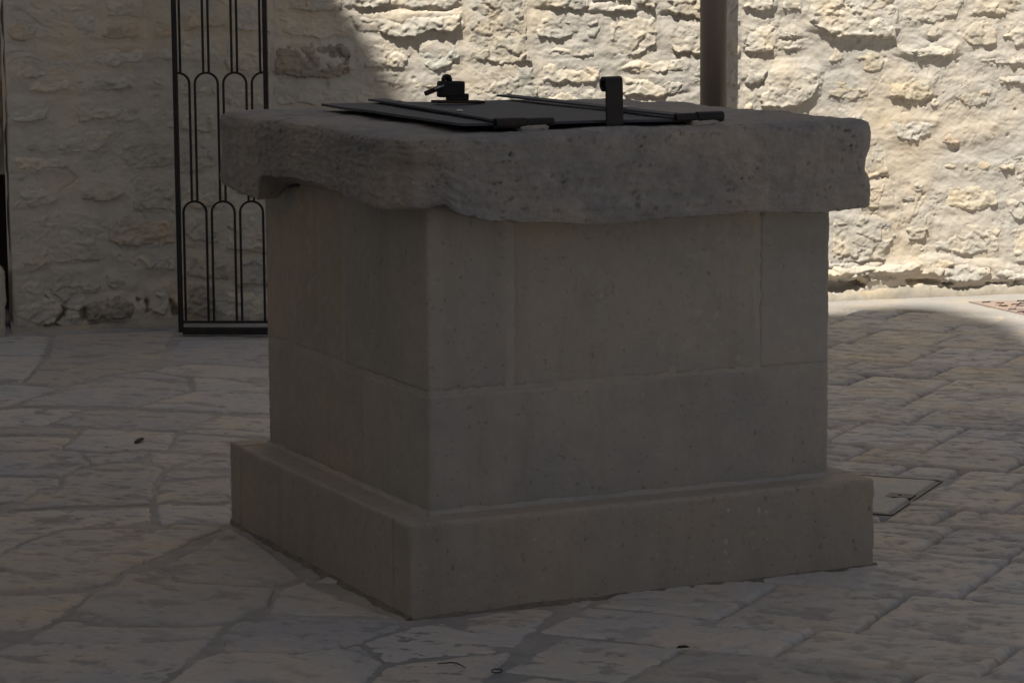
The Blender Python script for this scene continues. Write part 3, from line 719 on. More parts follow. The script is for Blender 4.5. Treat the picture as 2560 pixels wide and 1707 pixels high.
# mortar: trowelled, drawn up over the edges of the stones
out = np.clip(-near, 0, 1)
above = 0.55
wob = fbm(GU * 3.1, GZ * 3.1, 5, 3)
ang = 0.6 * fbm(GU * 1.3, GZ * 1.3, 9, 2)
su = GU * np.cos(ang) + GZ * np.sin(ang); sz = -GU * np.sin(ang) + GZ * np.cos(ang)
HM = 0.0035 * wob + 0.0028 * fbm(GU * 14, GZ * 18, 21, 5) + 0.0030 * ridged(GU * 30 + wob, GZ * 42, 90, 3)
HM += 0.0030 * ridged(su * 6, sz * 48, 31, 3) * sstep(-0.2, 0.5, fbm(GU * 2.3, GZ * 2.3, 77, 2))
HM += 0.0028 * facets(GU / 0.06, GZ / 0.045, 44, 0.8, 8.0) * sstep(-0.1, 0.6, fbm(GU * 3.3, GZ * 3.3, 60, 2))
HM += np.exp(-out / 0.026) * hnear * (0.70 + 0.55 * fbm(GU * 9, GZ * 9, 2, 4))
HM -= 0.006 * (1 - sstep(0.0, 0.05, np.abs(perlin(su * 5, sz * 9, 66)))) * sstep(0.0, 0.5, perlin(GU * 4, GZ * 4, 67))
HM -= 0.007 * dots(GU * 9, GZ * 9, 8, 0.13, 0.25)
# splashed footing, then hollows where the facing has fallen out
for dcm, P in CAVITIES:
    dd = sdf(P, GU, GZ) + 0.008 * fbm(GU * 22, GZ * 22, 50, 3)
    HM = HM * (1 - sstep(-0.004, 0.006, dd)) + sstep(-0.004, 0.010, dd) * (-dcm * 0.01 + 0.012 * fbm(GU * 18, GZ * 18, 51, 3))
HM -= 0.25 * sstep(U0 + 0.012, U0, GU) * 0.2
F = grid_faces(len(gu), len(gz))
V = np.stack([GU, -HM, GZ], -1).reshape(-1, 3)
mesh_np('mortar', V, F, M_MORTAR, wall)
a = np.arange(U0, 5.2, 0.006); kk = np.linspace(0, 1, 12)
A, B = np.meshgrid(a, kk, indexing='ij')
ft = np.clip(0.046 + 0.020 * fbm(A * 1.7, A * 0 + 2.2, 15, 3) + 0.010 * fbm(A * 14, A * 0 + 5, 16, 3), 0.008, 0.09)
zf = -0.04 + (ft + 0.04) * B
of = 0.020 * (1 - B ** 4) - 0.012 * B ** 6 + 0.004 * fbm(A * 9, zf * 9, 19, 4) + 0.002 * ridged(A * 24, zf * 40, 20, 3)
mesh_np('footing', np.stack([A, -of - 0.004, zf], -1).reshape(-1, 3), grid_faces(len(a), 12), M_FOOT, wall)
# the rest of the facade above and beyond, coarser
for name, ua, ub, za, zb in (('mortar', U0, U1, Z1 - RES, 7.5), ('mortar', U1 - RES, 9.5, Z0, 7.5)):
    a = np.arange(ua, ub + .04, 0.04); b = np.arange(za, zb, 0.04)
    A, B = np.meshgrid(a, b, indexing='ij')
    Hc = 0.012 * facets(A / 0.3, B / 0.2, 3, 0.5, 8) + 0.006 * fbm(A * 8, B * 8, 4, 3)
    Hc *= np.minimum(sstep(0, 0.15, A - ua) if ua > 1 else 1, sstep(0, 0.15, B - za) if za > 1 else 1)
    mesh_np(name, np.stack([A, -Hc, B], -1).reshape(-1, 3), grid_faces(len(a), len(b)), M_MORTAR, wall)
bm = bmesh.new()
add_box(bm, (U0 + 0.145, 0.085, -0.05), (9.5, 0.64, 7.46))
bm_obj('wall_core', bm, M_MORTAR, wall)
# the left end of the wall, turning the corner
b = np.arange(-0.05, 7.46, 0.02); a = np.arange(0, 0.65, 0.02)
A, B = np.meshgrid(a, b, indexing='ij')
E = U0 + 0.004 + 0.2 * A + 0.010 * facets(A / 0.16, B / 0.19, 8, 0.6, 8) + 0.006 * fbm(A * 10, B * 10, 14, 3)
mesh_np('wall_end', np.stack([E, A - 0.004, B], -1).reshape(-1, 3), grid_faces(len(a), len(b))[:, ::-1], M_WALL, wall)

# ------------------------------------------------------------------ beyond the left end: a doorway in shade and its rubble jamb
rear = thing('rear_wall', 'pinkish brick and rubble wall set back past the left end of the limestone wall', 'wall', WALL_O, WANG)
rr = random.Random(11)
bm = bmesh.new(); add_box(bm, (-1.6, 0.42, -0.05), (-0.32, 0.60, 3.2)); bm_obj('backing', bm, M_MORTAR, rear)
bm = bmesh.new(); add_box(bm, (-0.32, 0.16, 0.62), (0.060, 0.60, 3.2)); bm_obj('backing', bm, M_MORTAR, rear)
z = 0.64
while z < 2.6:
    h = rr.uniform(0.07, 0.12); u = -0.9
    while u < 0.0:
        w = rr.uniform(0.12, 0.26); w = min(w, 0.062 - u)
        if w > 0.05:
            V, F = block_np((w - .01, 0.05, h - .012), 0.012, 0.02, lambda P, N: 0.005 * tri_noise(P, N, 30, 3, 3))
            o = mesh_np('brick', V, F, M_WALL, rear, (u, 0.13, z))
            o.color = (*np.array(rr.choice([(0.9, 0.62, 0.5), (1, .75, .6), (0.9, 0.8, 0.7)])), 1)
        u += w
    z += h
bm = bmesh.new(); add_box(bm, (-1.0, 0.60, -0.04), (0.155, 0.63, 0.80)); bm_obj('door', bm, M_WOOD, rear)
rear['label'] = 'rear wall of pinkish bricks over a dark doorway, at the far left edge'

V, F = block_np((0.34, 0.20, 0.285), 0.016, 0.012, lambda P, N: 0.006 * tri_noise(P, N, 22, 5, 4) + 0.003 * tri_noise(P, N, 60, 9, 2))
post = mesh_np('stone_post', V - np.array([0.17, 0.10, 0.02]), F, M_WALL)
_w = Matrix.Rotation(WANG, 4, 'Z')
post.location = WALL_O + _w @ Vector((-0.148, 0.045, 0.0)); post.rotation_euler = (0, 0.012, WANG)
post.color = (0.95, 0.92, 0.88, 1)
tag(post, 'squat block of limestone standing beside the left end of the wall', 'stone block')

# ------------------------------------------------------------------ drainpipe
pp = WALL_O + _w @ Vector((2.928, -0.150, 0.0))
bm = bmesh.new()
add_tube(bm, [(0, 0, -0.02), (0, 0, 2.0), (0, 0, 4.0), (0, 0, 7.2)], 0.0555, 40)
pipe = thing('drainpipe', 'thick brown metal drainpipe standing close against the sunlit wall', 'drainpipe', pp)
bm_obj('pipe', bm, M_PIPE, pipe, smooth=True)
for zz in (0.35, 1.9, 4.2):
    bm = bmesh.new(); add_tube(bm, [(0, 0, zz), (0, 0, zz + 0.035)], 0.0590, 40)
    add_box(bm, (-0.012, 0.04, zz), (0.012, 0.16, zz + 0.035))
    bm_obj('bracket', bm, M_PIPE, pipe, rot=(0, 0, WANG))

# ------------------------------------------------------------------ iron gate panel
G0 = Vector((-1.3105, 10.808, 0.012)); GANG = math.atan2(10.789 - 10.807, 0.347)
gate = thing('iron_gate', 'narrow black iron grille panel of arched bars standing before the wall', 'gate', G0, GANG)
NRM = (0, 1, 0)
GW = 0.372


def bar(pts, w=0.0085, t=0.010, name='bar'):
    bm = bmesh.new(); sweep_flat(bm, pts, w, t, NRM); return bm_obj(name, bm, M_IRON, gate)


for sx in (0.009, GW - 0.009):
    bm = bmesh.new(); add_box(bm, (sx - 0.009, -0.012, 0.0), (sx + 0.009, 0.012, 2.25), bev=0.002); bm_obj('stile', bm, M_IRON, gate)
bm = bmesh.new(); add_box(bm, (0.018, -0.018, -0.008), (GW - 0.018, 0.018, 0.018), bev=0.002); bm_obj('rail', bm, M_IRON, gate)
bm = bmesh.new(); add_box(bm, (0.018, -0.008, 0.036), (GW - 0.018, 0.008, 0.045), bev=0.001); bm_obj('rail', bm, M_IRON, gate)
bm = bmesh.new(); add_box(bm, (0.018, -0.010, 2.22), (GW - 0.018, 0.010, 2.245), bev=0.001); bm_obj('rail', bm, M_IRON, gate)
PER = 0.1114; HALF = 0.0450; GAP = 0.0100
XA = [0.0745, 0.0745 + PER, 0.0745 + 2 * PER]       # arches of the odd tiers
XB = [0.0745 - PER / 2, 0.0745 + PER / 2, 0.0745 + 1.5 * PER, 0.0745 + 2.5 * PER]


def arch(cx, zb, zt, lo=0.018, hi=GW - 0.018):
    pts = []
    zs = zt - HALF * 0.95
    if cx - HALF > lo: pts += [(cx - HALF, 0, zb), (cx - HALF, 0, zs)]
    for k in range(0, 13):
        t = math.pi * (1 - k / 12)
        x = cx + HALF * math.cos(t)
        if lo - 0.001 <= x <= hi + 0.001: pts.append((x, 0, zs + HALF * 0.95 * math.sin(t)))
    if cx + HALF < hi: pts += [(cx + HALF, 0, zs), (cx + HALF, 0, zb)]
    bar(pts, name='arch')


T1, T2, T3, T4 = 0.515, 1.015, 1.52, 2.02
for cx in XA: arch(cx, 0.040, T1)
for cx in XB: arch(cx, T1, T2)
for cx in XA: arch(cx, T2, T3)
for cx in XB: arch(cx, T3, T4)

# ------------------------------------------------------------------ paving of the square
AR = math.radians(-23.5)
EA = np.array([math.cos(AR), math.sin(AR)]); EB = np.array([-math.sin(AR), math.cos(AR)])
x = np.arange(-3.3, 3.4, 0.02); y = np.arange(3.4, 12.6, 0.02)
X, Y = np.meshgrid(x, y, indexing='ij')
wd = (X - WALL_O.x) * math.sin(WANG) - (Y - WALL_O.y) * math.cos(WANG)
Zb = -0.0052 + 0.0030 * fbm(X * 3.2, Y * 3.2, 3, 4) + 0.0012 * fbm(X * 26, Y * 26, 8, 3) - 0.014 * sstep(0.2, 0.9, X)
apron = 0.0 * wd
Zb = Zb * (1 - apron) + apron * 0.0005 * fbm(X * 20, Y * 20, 8, 3) + 0.03 * sstep(0.05, -0.02, wd)
ha, hb = X * EA[0] + Y * EA[1], X * EB[0] + Y * EB[1]
rim = (ha > -2.66) & (ha < -1.905) & (hb > 6.93) & (hb < 7.54) & ~((ha > -2.60) & (ha < -1.97) & (hb > 6.99) & (hb < 7.48))
Zb = np.where(rim, -0.0035, Zb)
pav = mesh_np('pavement', np.stack([X, Y, Zb], -1).reshape(-1, 3), grid_faces(len(x), len(y)), M_BED)
pav['kind'] = 'structure'
a = np.arange(2.4, 6.0, 0.02); c_ = np.arange(0.0, 0.95, 0.02)
A, B = np.meshgrid(a, c_, indexing='ij')
Xs = WALL_O.x + A * math.cos(WANG) + B * math.sin(WANG); Ys = WALL_O.y + A * math.sin(WANG) - B * math.cos(WANG)
bq = Xs * EB[0] + Ys * EB[1]
mesh_np('cement_strip', np.stack([Xs, Ys, -0.0015 + 0.0018 * fbm(Xs * 6, Ys * 6, 3, 4) - 0.05 * sstep(11.135, 11.115, bq)], -1).reshape(-1, 3), grid_faces(len(a), len(c_), bq > 11.09)[:, ::-1], M_STRIP, pav)
bm = bmesh.new()
vs = [bm.verts.new(p) for p in ((-60, -60, -0.03), (60, -60, -0.03), (60, 80, -0.03), (-60, 80, -0.03))]
bm.faces.new(vs); g = bm_obj('ground', bm, M_BED); g['kind'] = 'structure'
NW2 = np.array([math.sin(WANG), -math.cos(WANG)])


def slab(k, P, fine=True, tooled=0.3):
    P = np.array(P); c = P.mean(0)
    Q = np.array(inset(P, 0.0015 if tooled < .3 else 0.0050)) - c
    res = 0.007 if fine else 0.05
    ca, sa = EA[0], EA[1]
    A = Q[:, 0] * ca + Q[:, 1] * sa; B = -Q[:, 0] * sa + Q[:, 1] * ca
    Pl = np.stack([A, B], 1)
    pad = 0.012
    a = np.arange(A.min() - pad, A.max() + pad + res, res); b = np.arange(B.min() - pad, B.max() + pad + res, res)
    X, Y = np.meshgrid(a, b, indexing='ij')
    gx = X + c[0] * 1.7 + 13.1 * (k % 7); gy = Y + c[1] * 1.7
    d = sdf(Pl, X, Y)
    dn = d + (0.0050 if tooled < .3 else 0.003) * fbm(gx * 17, gy * 17, k % 40, 4) + 0.003 * fbm(gx * 50, gy * 50, 1, 2)
    tl = (_ra[k % 4096] - .5) * 0.010; tm = (_rb[k % 4096] - .5) * 0.010
    H = (_rc[k % 4096] - 0.40) * 0.0055 + tl * X + tm * Y
    H = H + 0.0014 * fbm(gx * 4, gy * 4, 5, 3) + 0.0007 * fbm(gx * 30, gy * 30, 6, 3)
    scarm = sstep(0.46, 0.54, fbm(gx * 6, gy * 10, 11, 4))
    H = H - 0.0035 * scarm
    H = H - 0.0058 * sstep(0.40, 0.62, fbm(gx * 22, gy * 32, 17, 3)) * (0.5 + 1.2 * tooled)
    H = H - 0.0034 * tooled * ridged(gx * 13, gy * 22, 23, 3) * sstep(-0.3, 0.3, fbm(gx * 3, gy * 3, 24, 2))
    lens = sstep(0.44, 0.56, fbm(gx * 9, gy * 17, 43, 4) + 0.22 * tooled)
    H = H - (0.0018 + 0.0060 * tooled) * lens
    H = H - 0.012 * dots(gx * 9, gy * 11, 29, 0.15, 0.22) - 0.005 * dots(gx * 30, gy * 30, 33, 0.22, 0.16) * sstep(-0.3, 0.4, fbm(gx * 3, gy * 3, 55, 2))
    e = np.clip(dn / (0.017 if tooled < .3 else 0.022), 0, 1)
    H = H - (0.0065 if tooled < .3 else 0.0105) * (1 - e) ** 2 - np.clip(-dn / 0.004, 0, 1) * 0.025
    keep = dn > -0.003
    if not keep.any(): return
    F = grid_faces(len(a), len(b), keep)
    V = np.stack([X, Y, H], -1).reshape(-1, 3)
    used = np.unique(F); sc = scarm.ravel()[used]
    V, F = compact(V, F)
    o = mesh_np('paving_stone', V, F, M_PAVE, pav, (c[0], c[1], 0), rot=(0, 0, AR))
    at = o.data.attributes.new('scar', 'FLOAT', 'POINT'); at.data.foreach_set('value', (np.maximum(sc, 0.7 * lens.ravel()[used]) * 0.9).astype(np.float32))
    rc = _ra[(k * 31 + 5) % 4096]; rd = _rb[(k * 17 + 1) % 4096]
    t = np.array((1.0, 1.0, 1.0)) * (0.86 + 0.24 * rc) * np.array((1 + 0.05 * rd, 1.0, 0.93 + 0.12 * (1 - rd)))
    o.color = (*t, 1)


nsl = 0
for P in SLABS:
    slab(nsl, P, True, 0.22); nsl += 1
ROWS = [(11.11, 10.78, [-3.62, -3.06, -2.63, -2.2]), (10.78, 10.51, [-3.62, -3.22, -2.74, -2.35]), (10.51, 10.13, [-3.4, -3.0, -2.68, -2.25]), (10.13, 9.68, [-3.05, -2.645, -2.33, -1.95]),
        (9.68, 9.35, [-3.1, -2.84, -2.48, -2.0]), (9.35, 9.10, [-3.0, -2.705, -2.40, -2.02]), (9.10, 8.72, [-2.9, -2.42, -1.93]), (8.72, 8.385, [-2.75, -2.295, -1.86]), (8.385, 7.96, [-2.44, -2.115, -1.7]),
        (7.96, 7.70, [-2.29, -1.815, -1.4]), (7.70, 7.41, [-2.095, -1.75, -1.42]), (7.41, 7.13, [-1.95, -1.675, -1.3]), (7.13, 6.90, [-1.95, -1.82, -1.4]),
        (6.90, 6.56, [-2.2, -1.76, -1.53, -1.1]), (6.56, 6.11, [-2.1, -1.54, -1.12]), (6.11, 5.715, [-2.30, -1.98, -1.67, -1.16]), (5.715, 5.445, [-2.32, -1.77, -1.325, -0.98]),
        (5.445, 5.10, [-2.38, -1.975, -1.465, -1.1]), (5.10, 4.74, [-2.6, -2.1, -1.7, -1.2]), (4.74, 4.36, [-2.4, -1.9, -1.35]), (4.36, 3.98, [-2.2, -1.75, -1.3])]
rr = random.Random(21)
COVER = [(-2.62, 6.97), (-1.945, 6.97), (-1.945, 7.50), (-2.62, 7.50)]
for b1, b0, js in ROWS:
    js = sorted(js)
    while js[0] > -5.7: js.insert(0, js[0] - rr.uniform(0.36, 0.62))
    while js[-1] < (0.6 if b1 > 6 else 0.2): js.append(js[-1] + rr.uniform(0.34, 0.6))
    for a0, a1 in zip(js, js[1:]):
        ok = False
        while a1 - a0 > 0.075:
            gx, gy = np.meshgrid(np.linspace(a0 + .01, a1 - .01, 7), np.linspace(b0 + .02, b1 - .02, 5))
            wx = gx * EA[0] + gy * EB[0]; wy = gx * EA[1] + gy * EB[1]
            bad = ((wx - WALL_O.x) * NW2[0] + (wy - WALL_O.y) * NW2[1]) < (0.10 if wx.mean() < 0.6 else 0.30)
            for P in SLABS:
                if max(p[0] for p in P) < wx.min() or min(p[0] for p in P) > wx.max() or max(p[1] for p in P) < wy.min() or min(p[1] for p in P) > wy.max(): continue
                bad |= sdf(P, wx, wy) > 0.0
            bad |= sdf(COVER, gx, gy) > 0.004
            if not bad.any(): ok = True; break
            a0 += 0.04
        if not ok or wx.mean() < -3.0: continue
        rr2 = random.Random(int(a0 * 1000) + int(b0 * 77))
        jt = lambda: rr2.uniform(-0.006, 0.006)
        Q = [(a0 - 0.004 + jt(), b0 + jt()), ((a0 + a1) / 2, b0 + jt()), (a1 - 0.004, b0 + jt()), (a1 + 0.012, b1 + jt()), ((a0 + a1) / 2, b1 + jt()), (a0 + 0.012 + jt(), b1 + jt())]
        P = [tuple(q[0] * EA + q[1] * EB) for q in Q]
        cx = sum(p[0] for p in P) / 6; cy = sum(p[1] for p in P) / 6
        vis = abs(cx) < 0.185 * cy + 0.45 and cy > 5.2
        slab(nsl + 100, P, vis, 0.52 if (b1 > 7.9 and cx > 0.6) else 0.34); nsl += 1

for Q in ([(-2.62, 6.907), (-1.952, 6.907), (-1.952, 6.966), (-2.62, 6.966)], [(-2.62, 7.512), (-2.105, 7.512), (-2.09, 7.695), (-2.6, 7.695)], [(-2.098, 7.512), (-1.947, 7.512), (-1.945, 7.60), (-1.95, 7.695), (-2.085, 7.695)]):
    slab(nsl + 100, [tuple(q[0] * EA + q[1] * EB) for q in Q], True, 0.4); nsl += 1
# access hatch beside the well: steel edging, stone infill, lifting plate
hc = (EA * (-2.283) + EB * 7.235)
hatch = thing('access_hatch', 'flush hatch of paving stone in a dark steel edge beside the well plinth', 'hatch cover', (hc[0], hc[1], 0), AR)
hx, hy = 0.338, 0.26
for q0, q1 in (((-hx, -hy), (hx, -hy)), ((-hx, hy), (hx, hy))):
    bm = bmesh.new(); add_box(bm, (q0[0], q0[1] - 0.002, -0.02), (q1[0], q0[1] + 0.002, 0.0)); bm_obj('frame', bm, M_FRAME, hatch)
for s in (-1, 1):
    bm = bmesh.new(); add_box(bm, (s * hx - 0.003, -hy + 0.003, -0.02), (s * hx + 0.002, hy - 0.003, 0.0005)); bm_obj('frame', bm, M_FRAME, hatch)
V, F = block_np((2 * hx - 0.020, 2 * hy - 0.016, 0.04), 0.006, 0.012, lambda P, N: 0.0018 * tri_noise(P, N, 14, 3, 4) - 0.004 * tri_dots(P, N, 16, 3, 0.2, 0.3))
o = mesh_np('infill', V - np.array([hx - 0.010, hy - 0.008, 0.04]), F, M_PAVE, hatch, (-0.004, 0, 0.0015)); o.color = (0.90, 0.89, 0.87, 1)
bm = bmesh.new(); add_box(bm, (hx - 0.085, -0.030, -0.01), (hx - 0.012, 0.026, 0.0022), bev=0.0008); o = bm_obj('lifting_plate', bm, M_FRAME, hatch)
bm = bmesh.new(); add_tube(bm, [(hx - 0.05, -0.002, 0.0), (hx - 0.05, -0.002, 0.0036)], 0.006, 12); bm_obj('bolt', bm, M_IRON, hatch)

# reddish cover by the foot of the wall
cv = thing('drain_cover', 'reddish cast cover with raised squiggles, set in pale cement near the wall foot', 'drain cover', (2.232, 11.47, 0.0), math.radians(8))
bm = bmesh.new()
q = [(-0.26, 0.245), (-0.165, -0.215), (0.36, -0.215), (0.36, 0.245)]
lo = [bm.verts.new((a, b, -0.02)) for a, b in q]; hi = [bm.verts.new((a, b, 0.004)) for a, b in q]
bm.faces.new(hi); bm.faces.new(lo[::-1])
for i in range(4): bm.faces.new((lo[i], lo[(i + 1) % 4], hi[(i + 1) % 4], hi[i]))
bm_obj('plate', bm, M_PINK, cv)
rr = random.Random(3); nb = 0
for _ in range(400):
    if nb >= 90: break
    px, py = rr.uniform(-0.2, 0.33), rr.uniform(-0.19, 0.22)
    if px < -0.24 + (0.245 - py) * 0.22: continue
    bm = bmesh.new(); l = rr.uniform(0.02, 0.05); t = rr.uniform(-.5, .5)
    pts = [(px + (k / 5 - .5) * l * math.cos(t), py + (k / 5 - .5) * l * math.sin(t) + 0.006 * math.sin(k * 1.6), 0.005) for k in range(6)]
    add_tube(bm, pts, 0.0036, 6); bm_obj('raised_mark', bm, M_RUST if rr.random() < .6 else M_PINK, cv); nb += 1

# ------------------------------------------------------------------ the well
YAW = 0.436
WELL = Vector((-0.190, 6.155, 0.0))
well = thing('stone_well', 'square stone wellhead with thick weathered capstone and stepped plinth', 'well', WELL, YAW)


def ashlar(name, lo, hi, r=0.003, res=0.0065, amp=0.0004, tint=1.0, deform=None, chip=0.003, seed=0, mat=None):
    size = [hi[i] - lo[i] for i in range(3)]
    L = np.array(lo)

    def disp(P, N):
        W = P + L
        edge = 1 - np.clip(np.abs(N).max(1), 0, 1)
        n = amp * tri_noise(W, N, 6, seed, 4) + 0.0005 * tri_noise(W, N, 45, seed + 3, 2)
        n -= chip * sstep(0.02, 0.2, edge) * np.clip(tri_noise(W, np.ones_like(N), 34, seed + 7, 3) + 0.25, 0, 1.2) * 1.6
        n -= 0.0045 * tri_dots(W, N, 26, seed, 0.17, 0.30) * np.clip(0.2 + 1.3 * tri_noise(W, N, 5, seed + 21, 3), 0, 1)
        return n
    V, F = block_np(size, r, res, disp, deform)
    c = np.array(size) / 2
    o = mesh_np(name, V - c, F, mat or M_ASHLAR, well, tuple(L + c))
    o.color = (tint if isinstance(tint, tuple) else (tint, tint, tint)) + (1,)
    return o


PO, PH = 0.082, 0.213
ashlar('plinth_block', (-PO, -PO, -0.05), (1.132, 0.018, PH), seed=1, tint=(1.0, 0.96, 0.90), chip=0.006)
ashlar('plinth_block', (-PO, 0.022, -0.05), (0.10, 1.049, PH - 0.001), seed=2, tint=(1.05, 0.99, 0.92))
ashlar('plinth_block', (-PO + 0.002, 1.053, -0.05), (1.132, 1.132, PH), seed=3, tint=(1.08, 1.03, 0.95))
ashlar('plinth_block', (0.95, 0.022, -0.05), (1.130, 1.049, PH - 0.001), seed=4, res=0.03)
# bottom course
ashlar('ashlar_block', (0, 0, PH - 0.002), (1.05, 0.385, 0.484), seed=11, tint=(1.0, 1.0, 0.99))
ashlar('ashlar_block', (0.001, 0.394, PH - 0.002), (0.35, 1.05, 0.484), seed=12, tint=(1.03, 0.98, 0.92))
ashlar('ashlar_block', (0.36, 0.75, PH - 0.002), (1.05, 1.05, 0.484), seed=13, res=0.03)
ashlar('ashlar_block', (0.75, 0.394, PH - 0.002), (1.05, 0.742, 0.484), seed=14, res=0.03)
# top course
ashlar('ashlar_block', (0, 0, 0.4925), (0.198, 0.507, 0.93), seed=15, tint=(0.95, 0.95, 0.95))
ashlar('ashlar_block', (0.214, 0.001, 0.4915), (0.850, 0.3, 0.93), seed=16, tint=(1.0, 0.98, 0.95))
ashlar('ashlar_block', (0.858, 0, 0.4905), (1.05, 0.507, 0.93), seed=17, tint=(1.0, 1.0, 1.0))


def notch(P, N):
    P = P.copy()
    l = P[:, 1] + 0.5175; z = P[:, 2] + 0.4925
    m = sstep(0.80, 0.83, l) * sstep(0.835, 0.855, z) * (P[:, 0] < 0.15)
    P[:, 0] += 0.075 * m * (1 + 0.3 * fbm(l * 30, z * 30, 3, 2))
    return P


ashlar('ashlar_block', (0.001, 0.5175, 0.4925), (0.30, 1.05, 0.93), seed=18, tint=(1.04, 0.97, 0.90), deform=notch)
ashlar('ashlar_block', (0.31, 0.75, 0.4925), (1.049, 1.049, 0.93), seed=19, res=0.03)
ashlar('ashlar_block', (0.75, 0.515, 0.4925), (1.05, 0.742, 0.93), seed=20, res=0.03)
# pointing between the blocks
V, F = block_np((1.0470, 1.0470, 0.70), 0.003, 0.012, lambda P, N: 0.0007 * tri_noise(P, N, 24, 5, 4))
mesh_np('pointing', V + np.array([0.0015, 0.0015, 0.20]), F, M_WMORTAR, well)
# mortar fillet along the foot of the shaft and of the plinth
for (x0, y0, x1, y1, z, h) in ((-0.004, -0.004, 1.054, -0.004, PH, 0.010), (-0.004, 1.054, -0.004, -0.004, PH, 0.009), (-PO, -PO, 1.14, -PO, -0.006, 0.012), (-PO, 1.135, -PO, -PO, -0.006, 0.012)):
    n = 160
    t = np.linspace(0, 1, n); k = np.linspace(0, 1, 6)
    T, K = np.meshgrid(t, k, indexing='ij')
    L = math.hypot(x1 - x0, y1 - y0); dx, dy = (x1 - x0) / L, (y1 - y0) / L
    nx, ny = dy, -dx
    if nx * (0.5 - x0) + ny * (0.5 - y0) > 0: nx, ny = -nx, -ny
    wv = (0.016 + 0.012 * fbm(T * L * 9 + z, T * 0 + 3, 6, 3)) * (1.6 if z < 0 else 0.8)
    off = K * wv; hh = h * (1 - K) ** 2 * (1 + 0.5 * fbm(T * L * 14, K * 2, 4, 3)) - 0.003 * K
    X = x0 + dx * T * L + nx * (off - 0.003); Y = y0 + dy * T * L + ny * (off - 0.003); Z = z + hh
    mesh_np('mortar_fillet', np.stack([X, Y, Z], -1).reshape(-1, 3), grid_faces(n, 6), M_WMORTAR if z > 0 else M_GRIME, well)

# old splashes of white paint on the plinth
for i, (r_, z_, s_) in enumerate(((0.727, 0.171, 1.0), (0.811, 0.163, 1.2), (0.829, 0.159, 0.8), (0.722, 0.097, 1.3), (0.721, 0.073, 1.0), (0.727, 0.047, 0.7), (0.831, 0.092, 0.6))):
    bm = bmesh.new(); rs = random.Random(i)
    c0 = bm.verts.new((0, -0.0022, 0)); rg = [bm.verts.new((0.0055 * s_ * rs.uniform(.6, 1.2) * math.cos(t), 0.0, 0.0075 * s_ * rs.uniform(.6, 1.3) * math.sin(t))) for t in [2 * math.pi * q / 9 for q in range(9)]]
    for q in range(9): bm.faces.new((c0, rg[q], rg[(q + 1) % 9]))
    bm_obj('paint_splash', bm, M_PAINT, well, (r_, -PO - 0.0004, z_))

# capstone: one thick slab, rounded, broken along its under edge
CL, CB = np.array([-0.092, -0.092, 0.840]), np.array([1.118, 1.152, 1.078])
FB_R = [-0.2, -0.10, -0.045, -0.01, 0.007, 0.03, 0.06, 0.142, 0.29, 0.386, 0.514, 0.701, 0.807, 0.982, 1.013, 1.107, 1.3]
FB_Z = [0.91, 0.910, 0.912, 0.918, 0.922, 0.908, 0.892, 0.878, 0.868, 0.860, 0.865, 0.868, 0.868, 0.859, 0.864, 0.868, 0.868]
LB_L = [-0.2, -0.023, 0.059, 0.178, 0.403, 0.588, 0.80, 0.826, 0.848, 0.90, 0.994, 1.08, 1.14, 1.3]
LB_Z = [0.91, 0.907, 0.906, 0.912, 0.933, 0.937, 0.930, 0.925, 0.868, 0.866, 0.874, 0.882, 0.890, 0.89]


def cap_disp(P, N):
    W = P + CL
    n = 0.0045 * tri_noise(W, N, 3.5, 3, 3) + 0.0022 * tri_noise(W, N, 16, 5, 4) + 0.0013 * tri_noise(W, N, 60, 9, 3)
    side = sstep(0.9, 0.5, N[:, 2])
    pk = np.clip(0.15 + 0.9 * tri_noise(W, N, 9, 61, 3) + 0.35 * sstep(0.98, 1.06, W[:, 2]), 0, 1.0)
    n -= 0.009 * pk * tri_dots(W + 0.008 * tri_noise(W, N, 40, 77, 2)[:, None], N, 34, 7, 0.20, 0.30) * (0.25 + side)
    n -= 0.009 * pk * tri_dots(W, N, 58, 8, 0.22, 0.40) * (0.25 + side)
    n += 0.0025 * ridged(W[:, 0] * 16 + W[:, 1] * 16, W[:, 2] * 34, 41, 4) * (0.2 + side)
    n += 0.004 * side * ridged(W[:, 0] * 3 + W[:, 1] * 3, W[:, 2] * 26, 12, 3)
    n = n - 0.004
    return n


def cap_def(P, N):
    nx = np.hypot(N[:, 0], N[:, 1]); k = (N[:, 2] < 0) * sstep(0.1, 0.4, nx) * 0.030 * (1 - nx) / np.maximum(nx, 0.1)
    P = P.copy(); P[:, 0] += N[:, 0] * k; P[:, 1] += N[:, 1] * k
    W = P + CL
    r, l, z = W[:, 0], W[:, 1], W[:, 2]
    zl = np.interp(l, LB_L, LB_Z); zf = np.interp(r, FB_R, FB_Z)
    wf = sstep(-0.0, -0.05, l); wl = sstep(-0.0, -0.05, r) * (1 - wf)
    wo = sstep(1.05, 1.09, r)
    zb = 0.905 + wf * (zf - 0.905) + wl * (zl - 0.905) + wo * (1 - wf) * (0.868 - 0.905)
    zb = zb + 0.0035 * fbm(r * 22, l * 22, 33, 4)
    t = np.clip((z - 0.84) / (1.078 - 0.84), 0, 1.2)
    z2 = zb + (1.078 - zb) * t
    # worn hollow beside the lid, chipped corner
    z2 -= t ** 4 * (0.006 * sstep(0.25, 0.0, np.hypot(r - 0.05, l + 0.0)) + 0.004 * fbm(r * 5, l * 5, 8, 3))
    chip = sstep(0.13, 0.02, np.hypot(r + 0.09, l + 0.09)) * (0.5 + 0.5 * sstep(1.06, 0.95, z))
    W = W.copy()
    W[:, 0] += 0.030 * chip; W[:, 1] += 0.030 * chip
    W[:, 0] -= 0.011 * wo * sstep(0.93, 0.96, z2) * sstep(1.02, 0.98, z2)
    W[:, 2] = z2
    return W - CL


